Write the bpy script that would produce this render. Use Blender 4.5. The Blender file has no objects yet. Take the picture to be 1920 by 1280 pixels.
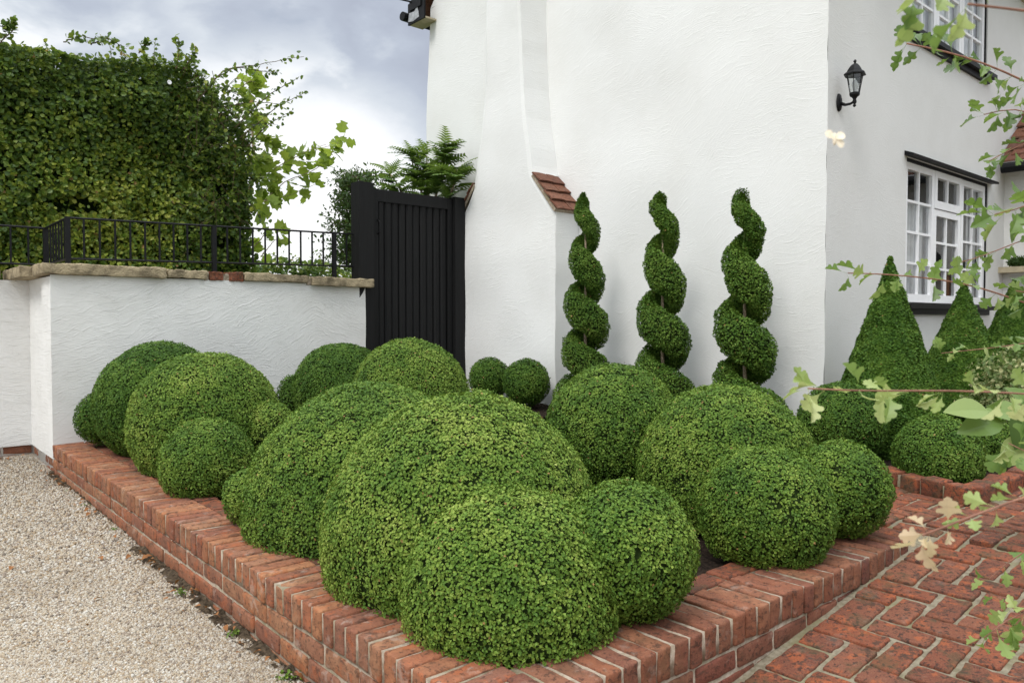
import bpy, math
import numpy as np
from math import radians as RAD, sin, cos, pi
sc = bpy.context.scene
COL = sc.collection

# ------------------------------------------------------------------ camera, sky, sun, exposure
FPX, PITCH, TH, ZC = 1430.0, 0.027964, RAD(49.1945), 1.23
FW, RT = (cos(TH), sin(TH)), (sin(TH), -cos(TH))
cd = bpy.data.cameras.new('camera')
cam = bpy.data.objects.new('camera', cd); COL.objects.link(cam)
cam.location = (0, 0, ZC)
cam.rotation_euler = (pi/2 - PITCH, 0, math.atan2(-FW[0], FW[1]))
cd.sensor_width = 22.3; cd.lens = FPX/1920*22.3
cd.clip_start = .02; cd.clip_end = 2000
cd.dof.use_dof = True; cd.dof.focus_distance = 3.4; cd.dof.aperture_fstop = 7.5
sc.camera = cam
sc.view_settings.view_transform = 'Standard'; sc.view_settings.look = 'None'
sc.view_settings.exposure = -0.09; sc.view_settings.gamma = 1

def ray(px, py):
    u = (px-960)/FPX; v = -(py-640)/FPX
    fw = cos(PITCH)+v*sin(PITCH); up = v*cos(PITCH)-sin(PITCH)
    return np.array((u*RT[0]+fw*FW[0], u*RT[1]+fw*FW[1], up))
def at(px, py, d): return np.array((0, 0, ZC)) + d*ray(px, py)          # a point d metres deep
def aty(px, py, y): r = ray(px, py); return np.array((0, 0, ZC)) + r*(y/r[1])
def atx(px, py, x): r = ray(px, py); return np.array((0, 0, ZC)) + r*(x/r[0])

SUN = np.array((-.85, -.22, 1.15)); SUN /= np.linalg.norm(SUN)
sl = bpy.data.lights.new('sun', 'SUN'); sl.energy = 2.0; sl.angle = RAD(20); sl.color = (1, .965, .91)
so = bpy.data.objects.new('sun', sl); COL.objects.link(so)
so.rotation_euler = (math.acos(SUN[2]), 0, math.atan2(SUN[1], SUN[0]) + pi/2)
so.location = (-6, -2, 9)

class NT:                                                                # small node-tree helper
    def __init__(s, nt): s.nt = nt; nt.nodes.clear()
    def n(s, typ, ins=None, **kw):
        nd = s.nt.nodes.new('ShaderNode'+typ)
        for k, v in kw.items(): setattr(nd, k, v)
        for k, v in (ins or {}).items(): s.set(nd.inputs[k], v)
        return nd
    def set(s, sock, v):
        if hasattr(v, 'is_output') or isinstance(v, bpy.types.NodeSocket): s.nt.links.new(v, sock)
        elif isinstance(v, bpy.types.Node): s.nt.links.new(v.outputs[0], sock)
        else:
            if sock.type == 'RGBA' and len(v) == 3: v = (*v, 1)
            sock.default_value = v
    def math(s, op, a, b=0.0, c=0.0, clamp=False):
        return s.n('Math', {0: a, 1: b, 2: c}, operation=op, use_clamp=clamp).outputs[0]
    def ramp(s, f, stops, interp='LINEAR'):
        nd = s.n('ValToRGB', {0: f}); cr = nd.color_ramp; cr.interpolation = interp
        while len(cr.elements) < len(stops): cr.elements.new(.5)
        for e, (p, c) in zip(cr.elements, stops): e.position = p; e.color = (*c, 1) if len(c) == 3 else c
        return nd.outputs[0]
    def mix(s, f, a, b, bt='MIX'):
        nd = s.n('Mix', data_type='RGBA', blend_type=bt)
        s.set(nd.inputs[0], f); s.set(nd.inputs[6], a); s.set(nd.inputs[7], b)
        return nd.outputs[2]
    def mapr(s, v, a, b, c=0., d=1., smooth=True):
        return s.n('MapRange', {0: v, 1: a, 2: b, 3: c, 4: d}, interpolation_type='SMOOTHSTEP' if smooth else 'LINEAR').outputs[0]
    def noise(s, vec, scale, detail=3., rough=.55, dist=0.):
        return s.n('TexNoise', {'Vector': vec, 'Scale': scale, 'Detail': detail, 'Roughness': rough, 'Distortion': dist})

w = bpy.data.worlds.new('World'); sc.world = w; w.use_nodes = True
t = NT(w.node_tree)
sky = t.n('TexSky', sky_type='NISHITA', sun_disc=False, sun_elevation=math.asin(SUN[2]), sun_rotation=math.atan2(SUN[0], SUN[1]), air_density=1.0, dust_density=1.2)
dirv = t.n('TexCoord').outputs['Generated']
sep = t.n('SeparateXYZ', {0: dirv})
zz = t.math('ADD', t.math('MAXIMUM', sep.outputs[2], 0.0), .25)
flat = t.n('VectorMath', {0: dirv, 1: t.n('CombineXYZ', {0: zz, 1: zz, 2: 1.0})}, operation='DIVIDE')
n1 = t.noise(flat, 2.3, 6, .55, .35); n2 = t.noise(flat, 5.5, 5, .6, .2)
def toward(px, py, a0, a1):                                              # soft cloud bank about a heading of the sky
    d = ray(px, py); d /= np.linalg.norm(d)
    dp = t.n('VectorMath', {0: dirv, 1: tuple(d)}, operation='DOT_PRODUCT').outputs[1]
    return t.mapr(t.math('ADD', dp, t.math('MULTIPLY', t.math('SUBTRACT', n1.outputs[0], .5), .05)), cos(a0), cos(a1))
dens = t.math('MULTIPLY_ADD', t.math('SUBTRACT', n1.outputs[0], .5), 1.9, .42)
dens = t.math('ADD', dens, t.math('MULTIPLY', toward(700, 140, .26, .03), .42))
dens = t.math('ADD', dens, t.math('MULTIPLY', toward(330, -60, .25, .05), .30))
dens = t.math('SUBTRACT', dens, t.math('MULTIPLY', toward(560, 410, .235, .03), .85))
dens = t.math('SUBTRACT', dens, t.math('MULTIPLY', toward(470, 30, .12, .01), .38))
dens = t.math('ADD', dens, t.math('MULTIPLY', t.math('SUBTRACT', n2.outputs[0], .5), .35))
cloud = t.ramp(dens, [(0, (12., 12.1, 12.2)), (.30, (10.4, 10.7, 11.1)), (.55, (7.4, 8.0, 8.8)), (.78, (5.6, 6.2, 7.3)), (1, (4.9, 5.4, 6.5))])
# an overcast sky is brightest overhead
cloud = t.mix(1.0, cloud, t.n('CombineColor', {0: t.mapr(sep.outputs[2], .36, .90, 1.0, 2.9), 1: t.mapr(sep.outputs[2], .36, .90, 1.0, 2.9), 2: t.mapr(sep.outputs[2], .36, .90, 1.0, 2.8)}), 'MULTIPLY')
cover = t.mapr(n2.outputs[0], .22, .42, .72, 1.0)
skyc = t.mix(cover, sky.outputs[0], cloud)
bg = t.n('Background', {0: skyc, 1: .1})
t.n('OutputWorld', {0: bg})

# ------------------------------------------------------------------ helpers: naming, meshes
def props(o, label=None, cat=None, group=None, kind=None):
    for k, v in (('label', label), ('category', cat), ('group', group), ('kind', kind)):
        if v: o[k] = v
    return o
def empty(name, loc, label=None, cat=None, group=None):
    o = bpy.data.objects.new(name, None); COL.objects.link(o); o.location = loc; o.empty_display_size = .1
    return props(o, label, cat, group)

RNG = np.random.default_rng(11)
def _hash(ix, iy, iz, seed):
    h = (ix*374761393 + iy*668265263 + iz*2147483647 + seed*974634777) & 0xffffffff
    h = ((h ^ (h >> 13))*1274126177) & 0xffffffff
    h = ((h ^ (h >> 16))*2246822519) & 0xffffffff
    return ((h ^ (h >> 15)) & 0xffff)/65535.0
def vnoise(P, scale, seed=0):                                            # smooth value noise, 0..1
    Q = np.asarray(P)*scale; i = np.floor(Q).astype(np.int64); f = Q-i; f = f*f*(3-2*f)
    r = 0
    for dx in (0, 1):
        for dy in (0, 1):
            for dz in (0, 1):
                wgt = (f[:, 0] if dx else 1-f[:, 0])*(f[:, 1] if dy else 1-f[:, 1])*(f[:, 2] if dz else 1-f[:, 2])
                r = r+wgt*_hash(i[:, 0]+dx, i[:, 1]+dy, i[:, 2]+dz, seed)
    return r
def unit(v): return v/np.maximum(np.linalg.norm(v, axis=-1, keepdims=True), 1e-9)

class MB:                                                                # collects geometry, builds ONE mesh object
    def __init__(s): s.V = []; s.L = []; s.T = []; s.M = []; s.A = []; s.n = 0
    def raw(s, V, loops, totals, mat=0, tint=0.5):
        V = np.asarray(V, float).reshape(-1, 3); loops = np.asarray(loops, np.int64).ravel(); totals = np.asarray(totals, np.int64).ravel()
        s.V.append(V); s.L.append(loops+s.n); s.T.append(totals); s.n += len(V)
        s.M.append(np.full(len(totals), mat)); s.A.append(np.broadcast_to(np.asarray(tint, float), (len(totals),)).copy())
        return s
    def faces(s, V, F, mat=0, tint=.5):
        return s.raw(V, [i for f in F for i in f], [len(f) for f in F], mat, tint)
    def inst(s, tv, tf, P, U, N, size, wid=1.0, mat=0, tint=None):       # copies of a template: x along U, z along N
        P = np.asarray(P, float); n = len(P)
        if n == 0: return s
        U = unit(np.asarray(U, float)); N = np.asarray(N, float); N = unit(N-U*np.sum(N*U, 1, keepdims=True)); W = np.cross(N, U)
        size = np.broadcast_to(np.asarray(size, float), (n,)); wid = np.broadcast_to(np.asarray(wid, float), (n,))
        k = len(tv)
        V = P[:, None, :] + (tv[None, :, 0:1]*U[:, None, :] + tv[None, :, 1:2]*wid[:, None, None]*W[:, None, :] + tv[None, :, 2:3]*N[:, None, :])*size[:, None, None]
        lp = np.array([i for f in tf for i in f]); tot = np.array([len(f) for f in tf])
        loops = (np.arange(n)[:, None]*k + lp[None, :]).ravel()
        ti = np.repeat(np.broadcast_to(np.asarray(.5 if tint is None else tint, float), (n,)), len(tf))
        return s.raw(V.reshape(-1, 3), loops, np.tile(tot, n), mat, ti)
    def box(s, lo, hi, mat=0, tint=.5):
        x0, y0, z0 = lo; x1, y1, z1 = hi
        V = [(x, y, z) for z in (z0, z1) for y in (y0, y1) for x in (x0, x1)]
        return s.faces(V, [(0, 2, 3, 1), (4, 5, 7, 6), (0, 1, 5, 4), (2, 6, 7, 3), (0, 4, 6, 2), (1, 3, 7, 5)], mat, tint)
    def tube(s, pts, rad, seg=6, mat=0, tint=.5, cap=True):
        pts = np.asarray(pts, float); n = len(pts); rad = np.broadcast_to(np.asarray(rad, float), (n,))
        tan = unit(np.gradient(pts, axis=0)); ref = np.array((0, 0, 1.)) if abs(tan[:, 2]).mean() < .8 else np.array((1., 0, 0))
        a = unit(np.cross(tan, ref)); b = np.cross(tan, a)
        an = np.arange(seg)*2*pi/seg
        V = pts[:, None]+rad[:, None, None]*(np.cos(an)[None, :, None]*a[:, None]+np.sin(an)[None, :, None]*b[:, None])
        F = [(i*seg+j, i*seg+(j+1) % seg, (i+1)*seg+(j+1) % seg, (i+1)*seg+j) for i in range(n-1) for j in range(seg)]
        if cap: F += [tuple(range(seg))[::-1], tuple((n-1)*seg+j for j in range(seg))]
        return s.faces(V.reshape(-1, 3), F, mat, tint)
    def lathe(s, prof, c, seg=12, mat=0, axis='z', twist=0):
        prof = np.asarray(prof, float); n = len(prof); an = np.arange(seg)*2*pi/seg+twist
        X = prof[:, 0:1]*np.cos(an); Y = prof[:, 0:1]*np.sin(an); Z = np.repeat(prof[:, 1:2], seg, 1)
        V = np.stack((X, Y, Z), -1).reshape(-1, 3)
        if axis == 'y': V = V[:, [0, 2, 1]]
        if axis == 'x': V = V[:, [2, 0, 1]]
        F = [(i*seg+j, i*seg+(j+1) % seg, (i+1)*seg+(j+1) % seg, (i+1)*seg+j) for i in range(n-1) for j in range(seg)]
        F += [tuple(range(seg))[::-1], tuple((n-1)*seg+j for j in range(seg))]
        return s.faces(V+np.asarray(c), F, mat)
    def grid(s, O, U, Vv, nu, nv, fn=None, mat=0):                       # sheet O + u*U + v*V, fn displaces the points
        u, v = np.meshgrid(np.linspace(0, 1, nu+1), np.linspace(0, 1, nv+1))
        P = np.asarray(O, float)+u.reshape(-1, 1)*np.asarray(U, float)+v.reshape(-1, 1)*np.asarray(Vv, float)
        if fn: P = fn(P)
        i = (np.arange(nv)[:, None]*(nu+1)+np.arange(nu)).ravel()
        return s.raw(P, np.stack((i, i+1, i+nu+2, i+nu+1), 1).ravel(), np.full(len(i), 4), mat)
    def build(s, name, mats, parent=None, smooth=False, loc=None):
        V = np.concatenate(s.V); L = np.concatenate(s.L); T = np.concatenate(s.T)
        org = np.zeros(3)
        if parent is not None: org = np.array(world_loc(parent))
        elif loc is not None: org = np.asarray(loc, float)
        V = V-org
        me = bpy.data.meshes.new(name)
        me.vertices.add(len(V)); me.vertices.foreach_set('co', V.astype(np.float32).ravel())
        me.loops.add(len(L)); me.loops.foreach_set('vertex_index', L.astype(np.int32))
        me.polygons.add(len(T)); st = np.concatenate(([0], np.cumsum(T)[:-1]))
        me.polygons.foreach_set('loop_start', st.astype(np.int32))
        me.polygons.foreach_set('material_index', np.concatenate(s.M).astype(np.int32))
        me.polygons.foreach_set('use_smooth', np.full(len(T), bool(smooth)))
        me.update(calc_edges=True)
        at_ = me.attributes.new('tint', 'FLOAT', 'FACE'); at_.data.foreach_set('value', np.concatenate(s.A).astype(np.float32))
        for m in (mats if isinstance(mats, (list, tuple)) else [mats]): me.materials.append(m)
        me.validate()
        o = bpy.data.objects.new(name, me); COL.objects.link(o)
        if parent is not None: o.parent = parent
        elif loc is not None: o.location = loc
        return o
def world_loc(o):
    l = np.zeros(3)
    while o is not None: l = l+np.array(o.location); o = o.parent
    return l

def rbricks(mb, Cs, Hs, r=.008, wear=.003, seed=0, rot=None, mat=0, lines=(5, 5, 5), jit=.0015, tilt=.012, slope=None):
    """worn bricks: rounded boxes centred Cs with half sizes Hs, their faces roughened"""
    Cs = np.asarray(Cs, float); Hs = np.asarray(Hs, float); n = len(Cs); rng = np.random.default_rng(seed)
    def ln(k): return np.concatenate(([-1, -.7], np.linspace(-.5, .5, k), [.7, 1]))           # coded: |1| edge, .7 inside the rounding
    ax = [ln(k) for k in lines]; idx = {}; Q = []; F = []
    def vid(i, j, k):
        if (i, j, k) not in idx: idx[(i, j, k)] = len(Q); Q.append((ax[0][i], ax[1][j], ax[2][k]))
        return idx[(i, j, k)]
    N = [len(a) for a in ax]
    for a in range(3):
        b, c = (a+1) % 3, (a+2) % 3
        for e in (0, N[a]-1):
            for i in range(N[b]-1):
                for j in range(N[c]-1):
                    q = []
                    for di, dj in ((0, 0), (1, 0), (1, 1), (0, 1)):
                        ijk = [0, 0, 0]; ijk[a] = e; ijk[b] = i+di; ijk[c] = j+dj; q.append(vid(*ijk))
                    F.append(q if e else q[::-1])
    Q = np.array(Q)[None]; Hn = Hs[:, None, :]; rr = np.minimum(r, Hn*.8)
    p = np.where(np.abs(Q) > .99, np.sign(Q)*Hn, np.where(np.abs(Q) > .6, np.sign(Q)*(Hn-.32*rr), Q*2*(Hn-rr)))
    inner = np.clip(p, -(Hn-rr), Hn-rr); d = p-inner; dl = np.linalg.norm(d, axis=2, keepdims=True)
    nrm = d/np.maximum(dl, 1e-9)
    p = inner+rr*nrm
    W = (p+rng.uniform(0, 50, (n, 1, 3))).reshape(-1, 3)
    dis = ((vnoise(W, 28, seed)-.5)*1.3+(vnoise(W, 75, seed+1)-.5)*.8+(vnoise(W, 9, seed+2)-.5)*1.2).reshape(n, -1, 1)
    p = p+nrm*dis*wear*2
    A = rng.normal(0, tilt, (n, 3)); p = p+np.cross(A[:, None, :], p)
    if rot is not None:
        c, s_ = np.cos(rot)[:, None], np.sin(rot)[:, None]
        p = np.stack((p[..., 0]*c-p[..., 1]*s_, p[..., 0]*s_+p[..., 1]*c, p[..., 2]), -1)
    if slope is not None: p[..., 2] += slope[:, None]*p[..., 0]
    p = p+Cs[:, None, :]+rng.normal(0, jit, (n, 1, 3))
    k = Q.shape[1]; lp = np.array(F).ravel()
    mb.raw(p.reshape(-1, 3), (np.arange(n)[:, None]*k+lp).ravel(), np.full(n*len(F), 4), mat, np.repeat(rng.random(n), len(F)))

# ------------------------------------------------------------------ materials
def material(name):
    m = bpy.data.materials.new(name); m.use_nodes = True
    return m, NT(m.node_tree)
def bsdf(t, color, rough=.8, spec=.3, bump=None, bs=.3, bd=.01, **kw):
    ins = {'Base Color': color, 'Roughness': rough, 'Specular IOR Level': spec}
    ins.update(kw)
    p = t.n('BsdfPrincipled', ins)
    if bump is not None: t.set(p.inputs['Normal'], t.n('Bump', {'Height': bump, 'Strength': bs, 'Distance': bd}))
    return p
def finish(t, sh): t.n('OutputMaterial', {0: sh}); return t
def plain(name, c, rough=.6, spec=.3, var=.15, sc_=20, bs=.15, bd=.002, **kw):
    m, t = material(name); co = t.n('TexCoord').outputs['Object']
    n = t.noise(co, sc_, 5)
    col = t.mix(t.mapr(n.outputs[0], .3, .7), tuple(x*(1-var) for x in c), tuple(min(1, x*(1+var)) for x in c))
    finish(t, bsdf(t, col, rough, spec, t.noise(co, sc_*6, 3).outputs[0], bs, bd, **kw)); return m

def stucco(name, base, normal, bs=.6, bd=.012, dirt=.06, cell=2.6, arc=-.35):
    """trowelled render: sweeping strokes whose heading changes from patch to patch"""
    m, t = material(name); co = t.n('NewGeometry').outputs['Position']
    wob = t.noise(co, 2.2, 2); wv = t.n('VectorMath', {0: wob.outputs[1], 1: (.5, .5, .5)}, operation='SUBTRACT')
    cw = t.n('VectorMath', {0: wv, 1: (.20, .20, .20), 2: co}, operation='MULTIPLY_ADD')
    hs = []
    for k, (cs, sc2) in enumerate(((cell, 1.0), (cell*1.45, 1.35))):
        off = t.n('VectorMath', {0: cw, 1: (k*3.7, k*1.9, k*5.1)}, operation='ADD')
        vo = t.n('TexVoronoi', {'Vector': off, 'Scale': cs, 'Randomness': 1.0})
        rnd = t.n('SeparateXYZ', {0: vo.outputs['Color']})
        # strokes bend round a point near each patch's centre: ripples of the warped distance to it
        rad = t.n('VectorMath', {0: t.n('VectorMath', {0: cw, 1: vo.outputs['Position']}, operation='SUBTRACT'), 1: (0, 0, 0)}, operation='DISTANCE').outputs[1]
        ang = t.math('MULTIPLY_ADD', rnd.outputs[0], 1.25, arc)
        rot = t.n('VectorRotate', {'Vector': off, 'Axis': normal, 'Angle': ang, 'Center': (0, 0, 0)}, rotation_type='AXIS_ANGLE')
        st = t.n('VectorMath', {0: rot, 1: ((4., 4., 72.) if k == 0 else (6., 6., 95.))}, operation='MULTIPLY')
        hs.append(t.mapr(t.noise(st, sc2, 5, .65, .15).outputs[0], .50, .70))
    patch = t.mapr(t.noise(co, 3.1, 3).outputs[0], .36, .62)
    grain = t.noise(co, 120, 3).outputs[0]; lump = t.noise(co, 9, 3).outputs[0]
    h = t.math('MULTIPLY_ADD', hs[0], t.math('MULTIPLY_ADD', patch, .7, .3), t.math('MULTIPLY', hs[1], .5))
    h = t.math('ADD', t.math('ADD', h, t.math('MULTIPLY', grain, .18)), t.math('MULTIPLY', lump, .3))
    big = t.mapr(t.noise(co, 1.3, 6, .65).outputs[0], .35, .72)
    col = t.mix(big, base, tuple(c*(1-dirt)*k for c, k in zip(base, (1, .995, .985))))
    spots = t.mapr(t.noise(co, 7, 6, .7).outputs[0], .66, .78)
    col = t.mix(t.math('MULTIPLY', spots, .25), col, (base[0]*.62, base[1]*.60, base[2]*.55))
    finish(t, bsdf(t, col, .85, .2, h, bs, bd)); return m

M = {}
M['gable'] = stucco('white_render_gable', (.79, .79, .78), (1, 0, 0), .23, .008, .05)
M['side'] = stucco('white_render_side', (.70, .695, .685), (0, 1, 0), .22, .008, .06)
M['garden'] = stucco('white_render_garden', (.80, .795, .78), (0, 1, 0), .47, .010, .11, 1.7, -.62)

def brick_mat(name, stops, dark=.5, bs=.5, white=.0, moss=0., orange=0.):
    m, t = material(name); co = t.n('NewGeometry').outputs['Position']
    isl = t.n('NewGeometry').outputs['Random Per Island']
    col = t.ramp(isl, stops)
    lo = t.n('VectorMath', {0: t.n('CombineXYZ', {0: isl, 1: t.math('MULTIPLY', isl, 7.3), 2: 0.0}), 1: (40, 40, 40), 2: co}, operation='MULTIPLY_ADD')
    n1 = t.noise(lo, 26, 6, .7).outputs[0]; n2 = t.noise(lo, 60, 5, .65).outputs[0]; n3 = t.noise(co, 7, 6, .65).outputs[0]; n4 = t.noise(lo, 190, 3, .6).outputs[0]
    col = t.mix(t.mapr(n1, .40, .60, 0, .7), col, t.mix(.6, col, (.13, .045, .030)))
    col = t.mix(t.mapr(n4, .35, .65, .0, .45), col, t.mix(.5, col, (.34, .17, .085)))
    if orange: col = t.mix(t.mapr(t.noise(lo, 17, 4, .6).outputs[0], .54, .62, 0, orange), col, (.40, .105, .035))
    col = t.mix(t.mapr(n2, .55-(dark-.5)*.05, .63-(dark-.5)*.03, 0, dark), col, (.040, .022, .017))
    st = t.noise(t.n('VectorMath', {0: lo, 1: (16, 16, 50)}, operation='MULTIPLY'), 1.0, 7, .75).outputs[0]
    col = t.mix(t.mapr(st, .55-(dark-.5)*.06, .63-(dark-.5)*.04, 0, dark), col, (.060, .034, .024))
    if moss: col = t.mix(t.mapr(n3, .52, .62, 0, moss), col, (.060, .055, .028))
    if white: col = t.mix(t.mapr(t.noise(co, 11, 6, .7).outputs[0], .56, .66, 0, white), col, (.48, .41, .35))
    h = t.math('ADD', t.math('MULTIPLY', n1, .6), t.math('ADD', t.math('MULTIPLY', n2, .7), t.math('MULTIPLY', n4, .25)))
    finish(t, bsdf(t, col, .82, .25, h, bs, .006)); return m
M['brick'] = brick_mat('planter_brick', [(0, (.30, .105, .055)), (.18, (.38, .175, .085)), (.36, (.22, .075, .048)), (.54, (.36, .185, .100)), (.7, (.21, .090, .062)), (.85, (.33, .12, .062)), (1, (.27, .135, .085))], .60, .8, .30, .12, orange=.40)
M['brick2'] = brick_mat('planter_brick_side', [(0, (.24, .070, .042)), (.2, (.17, .050, .040)), (.4, (.27, .115, .062)), (.6, (.14, .050, .042)), (.8, (.25, .090, .048)), (1, (.20, .100, .068))], .65, .8, .18, .25)
M['paver'] = brick_mat('path_brick', [(0, (.16, .042, .022)), (.2, (.22, .056, .026)), (.4, (.115, .036, .024)), (.6, (.19, .060, .032)), (.8, (.14, .050, .034)), (1, (.20, .070, .040))], .88, 1.0, .06, .50, orange=.42)
def mortar_mat(name, c, d, green=0.):
    m, t = material(name); co = t.n('NewGeometry').outputs['Position']
    n = t.noise(co, 40, 6, .65).outputs[0]; n2 = t.noise(co, 6, 4).outputs[0]
    col = t.mix(t.mapr(n, .3, .7), c, d)
    if green: col = t.mix(t.mapr(n2, .45, .7, 0, green), col, (.16, .15, .07))
    finish(t, bsdf(t, col, .95, .1, t.noise(co, 160, 4).outputs[0], .5, .004)); return m
M['mortar'] = mortar_mat('lime_mortar', (.45, .375, .30), (.26, .205, .15), .5)
M['mortar2'] = mortar_mat('path_mortar', (.27, .235, .175), (.16, .135, .095), .7)

def leaf_mat(name, stops, trans=.3, rough=.42, spec=.35, isl_w=.5, brown=0.):
    m, t = material(name)
    isl = t.n('NewGeometry').outputs['Random Per Island']; ti = t.n('Attribute', attribute_name='tint').outputs['Fac']
    f = t.math('ADD', t.math('MULTIPLY', isl, isl_w), t.math('MULTIPLY', ti, 1-isl_w))
    col = t.ramp(f, stops)
    if brown: col = t.mix(t.math('GREATER_THAN', t.math('FRACT', t.math('MULTIPLY', isl, 37.7)), 1-brown), col, (.30, .19, .07))
    p = bsdf(t, col, rough, spec)
    tr = t.n('BsdfTranslucent', {0: t.mix(.5, col, t.mix(.5, col, (.35, .45, .05)))})
    finish(t, t.n('MixShader', {0: trans, 1: p, 2: tr})); return m
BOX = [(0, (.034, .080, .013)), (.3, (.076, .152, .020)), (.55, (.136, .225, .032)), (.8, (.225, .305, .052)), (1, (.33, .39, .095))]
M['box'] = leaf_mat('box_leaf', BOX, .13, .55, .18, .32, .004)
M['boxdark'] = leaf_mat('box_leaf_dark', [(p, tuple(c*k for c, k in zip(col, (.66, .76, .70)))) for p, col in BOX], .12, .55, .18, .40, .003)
M['core'] = plain('box_shade_core', (.020, .033, .009), .95, .05, .4, 40)  # dark solid filling; shade deep among the leaves is put into its colour
M['hedge'] = leaf_mat('hedge_leaf', [(0, (.026, .055, .012)), (.3, (.062, .120, .020)), (.5, (.125, .195, .028)), (.72, (.27, .320, .042)), (1, (.46, .46, .085))], .35, .42, .35, .45, .006)
M['tulip'] = leaf_mat('tulip_tree_leaf', [(0, (.14, .23, .030)), (.5, (.24, .33, .045)), (1, (.36, .42, .065))], .55, .5, .3, .5)
M['shrub'] = leaf_mat('shrub_leaf', [(0, (.035, .085, .018)), (.5, (.085, .17, .032)), (1, (.20, .29, .06))], .40, .45, .35, .4)
M['dkshrub'] = leaf_mat('dark_shrub_leaf', [(0, (.022, .048, .014)), (.6, (.05, .10, .024)), (1, (.12, .19, .045))], .3, .5, .3, .5)
M['haw'] = leaf_mat('hawthorn_leaf', [(0, (.045, .10, .028)), (.45, (.17, .28, .065)), (.75, (.38, .46, .16)), (1, (.55, .58, .27))], .42, .40, .45, .25)

M['hawtip'] = leaf_mat('hawthorn_young_leaf', [(0, (.50, .42, .22)), (.5, (.62, .44, .30)), (1, (.66, .56, .34))], .42, .4, .4, .4)
M['varieg'] = leaf_mat('variegated_leaf', [(0, (.06, .11, .03)), (.5, (.16, .22, .07)), (.7, (.42, .42, .20)), (1, (.52, .50, .28))], .3, .5, .3, .6)
M['deadleaf'] = leaf_mat('dead_leaf', [(0, (.20, .075, .03)), (.5, (.30, .13, .05)), (1, (.16, .10, .06))], .1, .8, .1, .9)
M['bark'] = plain('bark', (.33, .26, .18), .9, .1, .35, 60, .5, .004)
M['stem'] = plain('dark_stem', (.10, .075, .045), .9, .1, .3, 60)
M['twig'] = plain('hawthorn_twig', (.26, .125, .085), .7, .3, .25, 60)
M['iron'] = plain('black_iron', (.006, .006, .007), .5, .25, .2, 40)
M['black'] = None
M['stone'] = plain('coping_sandstone', (.30, .245, .16), .9, .15, .45, 11, .9, .014)
M['dirt'] = plain('leafy_dirt', (.105, .078, .052), .95, .1, .55, 60, .8, .02)
M['soil'] = plain('dark_soil', (.035, .024, .018), .95, .1, .5, 50, .8, .02)
M['white'] = plain('white_paint', (.88, .88, .90), .35, .4, .02, 15)
M['blackpaint'] = plain('black_paint', (.005, .005, .006), .55, .2, .25, 30)
M['beige'] = plain('beige_soffit', (.42, .36, .25), .8, .2, .1, 20)
M['lead'] = plain('lead_flashing', (.34, .35, .37), .6, .3, .3, 18)
M['room'] = plain('dark_room', (.016, .016, .018), .9, .1, .2, 4)
M['net'] = plain('net_curtain', (.90, .90, .92), .95, .05, .08, 14)
M['tile'] = brick_mat('clay_tile', [(0, (.14, .052, .036)), (.4, (.19, .075, .045)), (.7, (.11, .048, .038)), (1, (.22, .10, .065))], .7, .5, .08, .12)
m, t = material('black_timber'); co = t.n('TexCoord').outputs['Object']
gv = t.n('VectorMath', {0: co, 1: (60, 60, 2.2)}, operation='MULTIPLY')
g = t.noise(gv, 1, 5, .6).outputs[0]
finish(t, bsdf(t, t.mix(g, (.0032, .0032, .0036), (.013, .013, .0135)), .62, .22, g, .4, .004)); M['black'] = m
m, t = material('window_glass')
fr = t.n('Fresnel', {'IOR': 1.5})
finish(t, t.n('MixShader', {0: t.math('MULTIPLY_ADD', fr, .9, .03), 1: t.n('BsdfTransparent', {0: (.93, .95, .95)}), 2: t.n('BsdfGlossy', {0: (1, 1, 1), 1: .02})})); M['glass'] = m
m, t = material('gravel_stones'); isl = t.n('NewGeometry').outputs['Random Per Island']
c = t.ramp(isl, [(0, (0.373, 0.314, 0.245)), (.18, (0.451, 0.407, 0.343)), (.34, (0.304, 0.226, 0.147)), (.5, (0.520, 0.491, 0.441)), (.60, (0.245, 0.196, 0.157)), (.72, (0.392, 0.319, 0.230)), (.86, (0.157, 0.128, 0.104)), (.92, (0.451, 0.402, 0.324))], 'CONSTANT')
pn = t.noise(t.n('NewGeometry').outputs['Position'], 1.4, 5, .6).outputs[0]
c = t.mix(t.mapr(pn, .42, .66, 0, .45), c, t.mix(.6, c, (.20, .155, .11)))
finish(t, bsdf(t, c, .75, .25)); M['pebble'] = m
m, t = material('gravel_bed'); co = t.n('NewGeometry').outputs['Position']
vo = t.n('TexVoronoi', {'Vector': co, 'Scale': 95.})
rnd = t.n('SeparateXYZ', {0: vo.outputs['Color']}).outputs[0]
c = t.ramp(rnd, [(0, (.34, .29, .23)), (.3, (.42, .38, .32)), (.5, (.25, .185, .125)), (.7, (.48, .45, .41)), (.85, (.17, .14, .11)), (.95, (.37, .31, .24))], 'CONSTANT')
finish(t, bsdf(t, c, .85, .2, t.math('SUBTRACT', 1., vo.outputs['Distance']), .8, .01)); M['gravelbed'] = m
M['lawn'] = plain('rough_grass', (.07, .11, .03), .9, .1, .4, 6, .8, .05)

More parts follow.
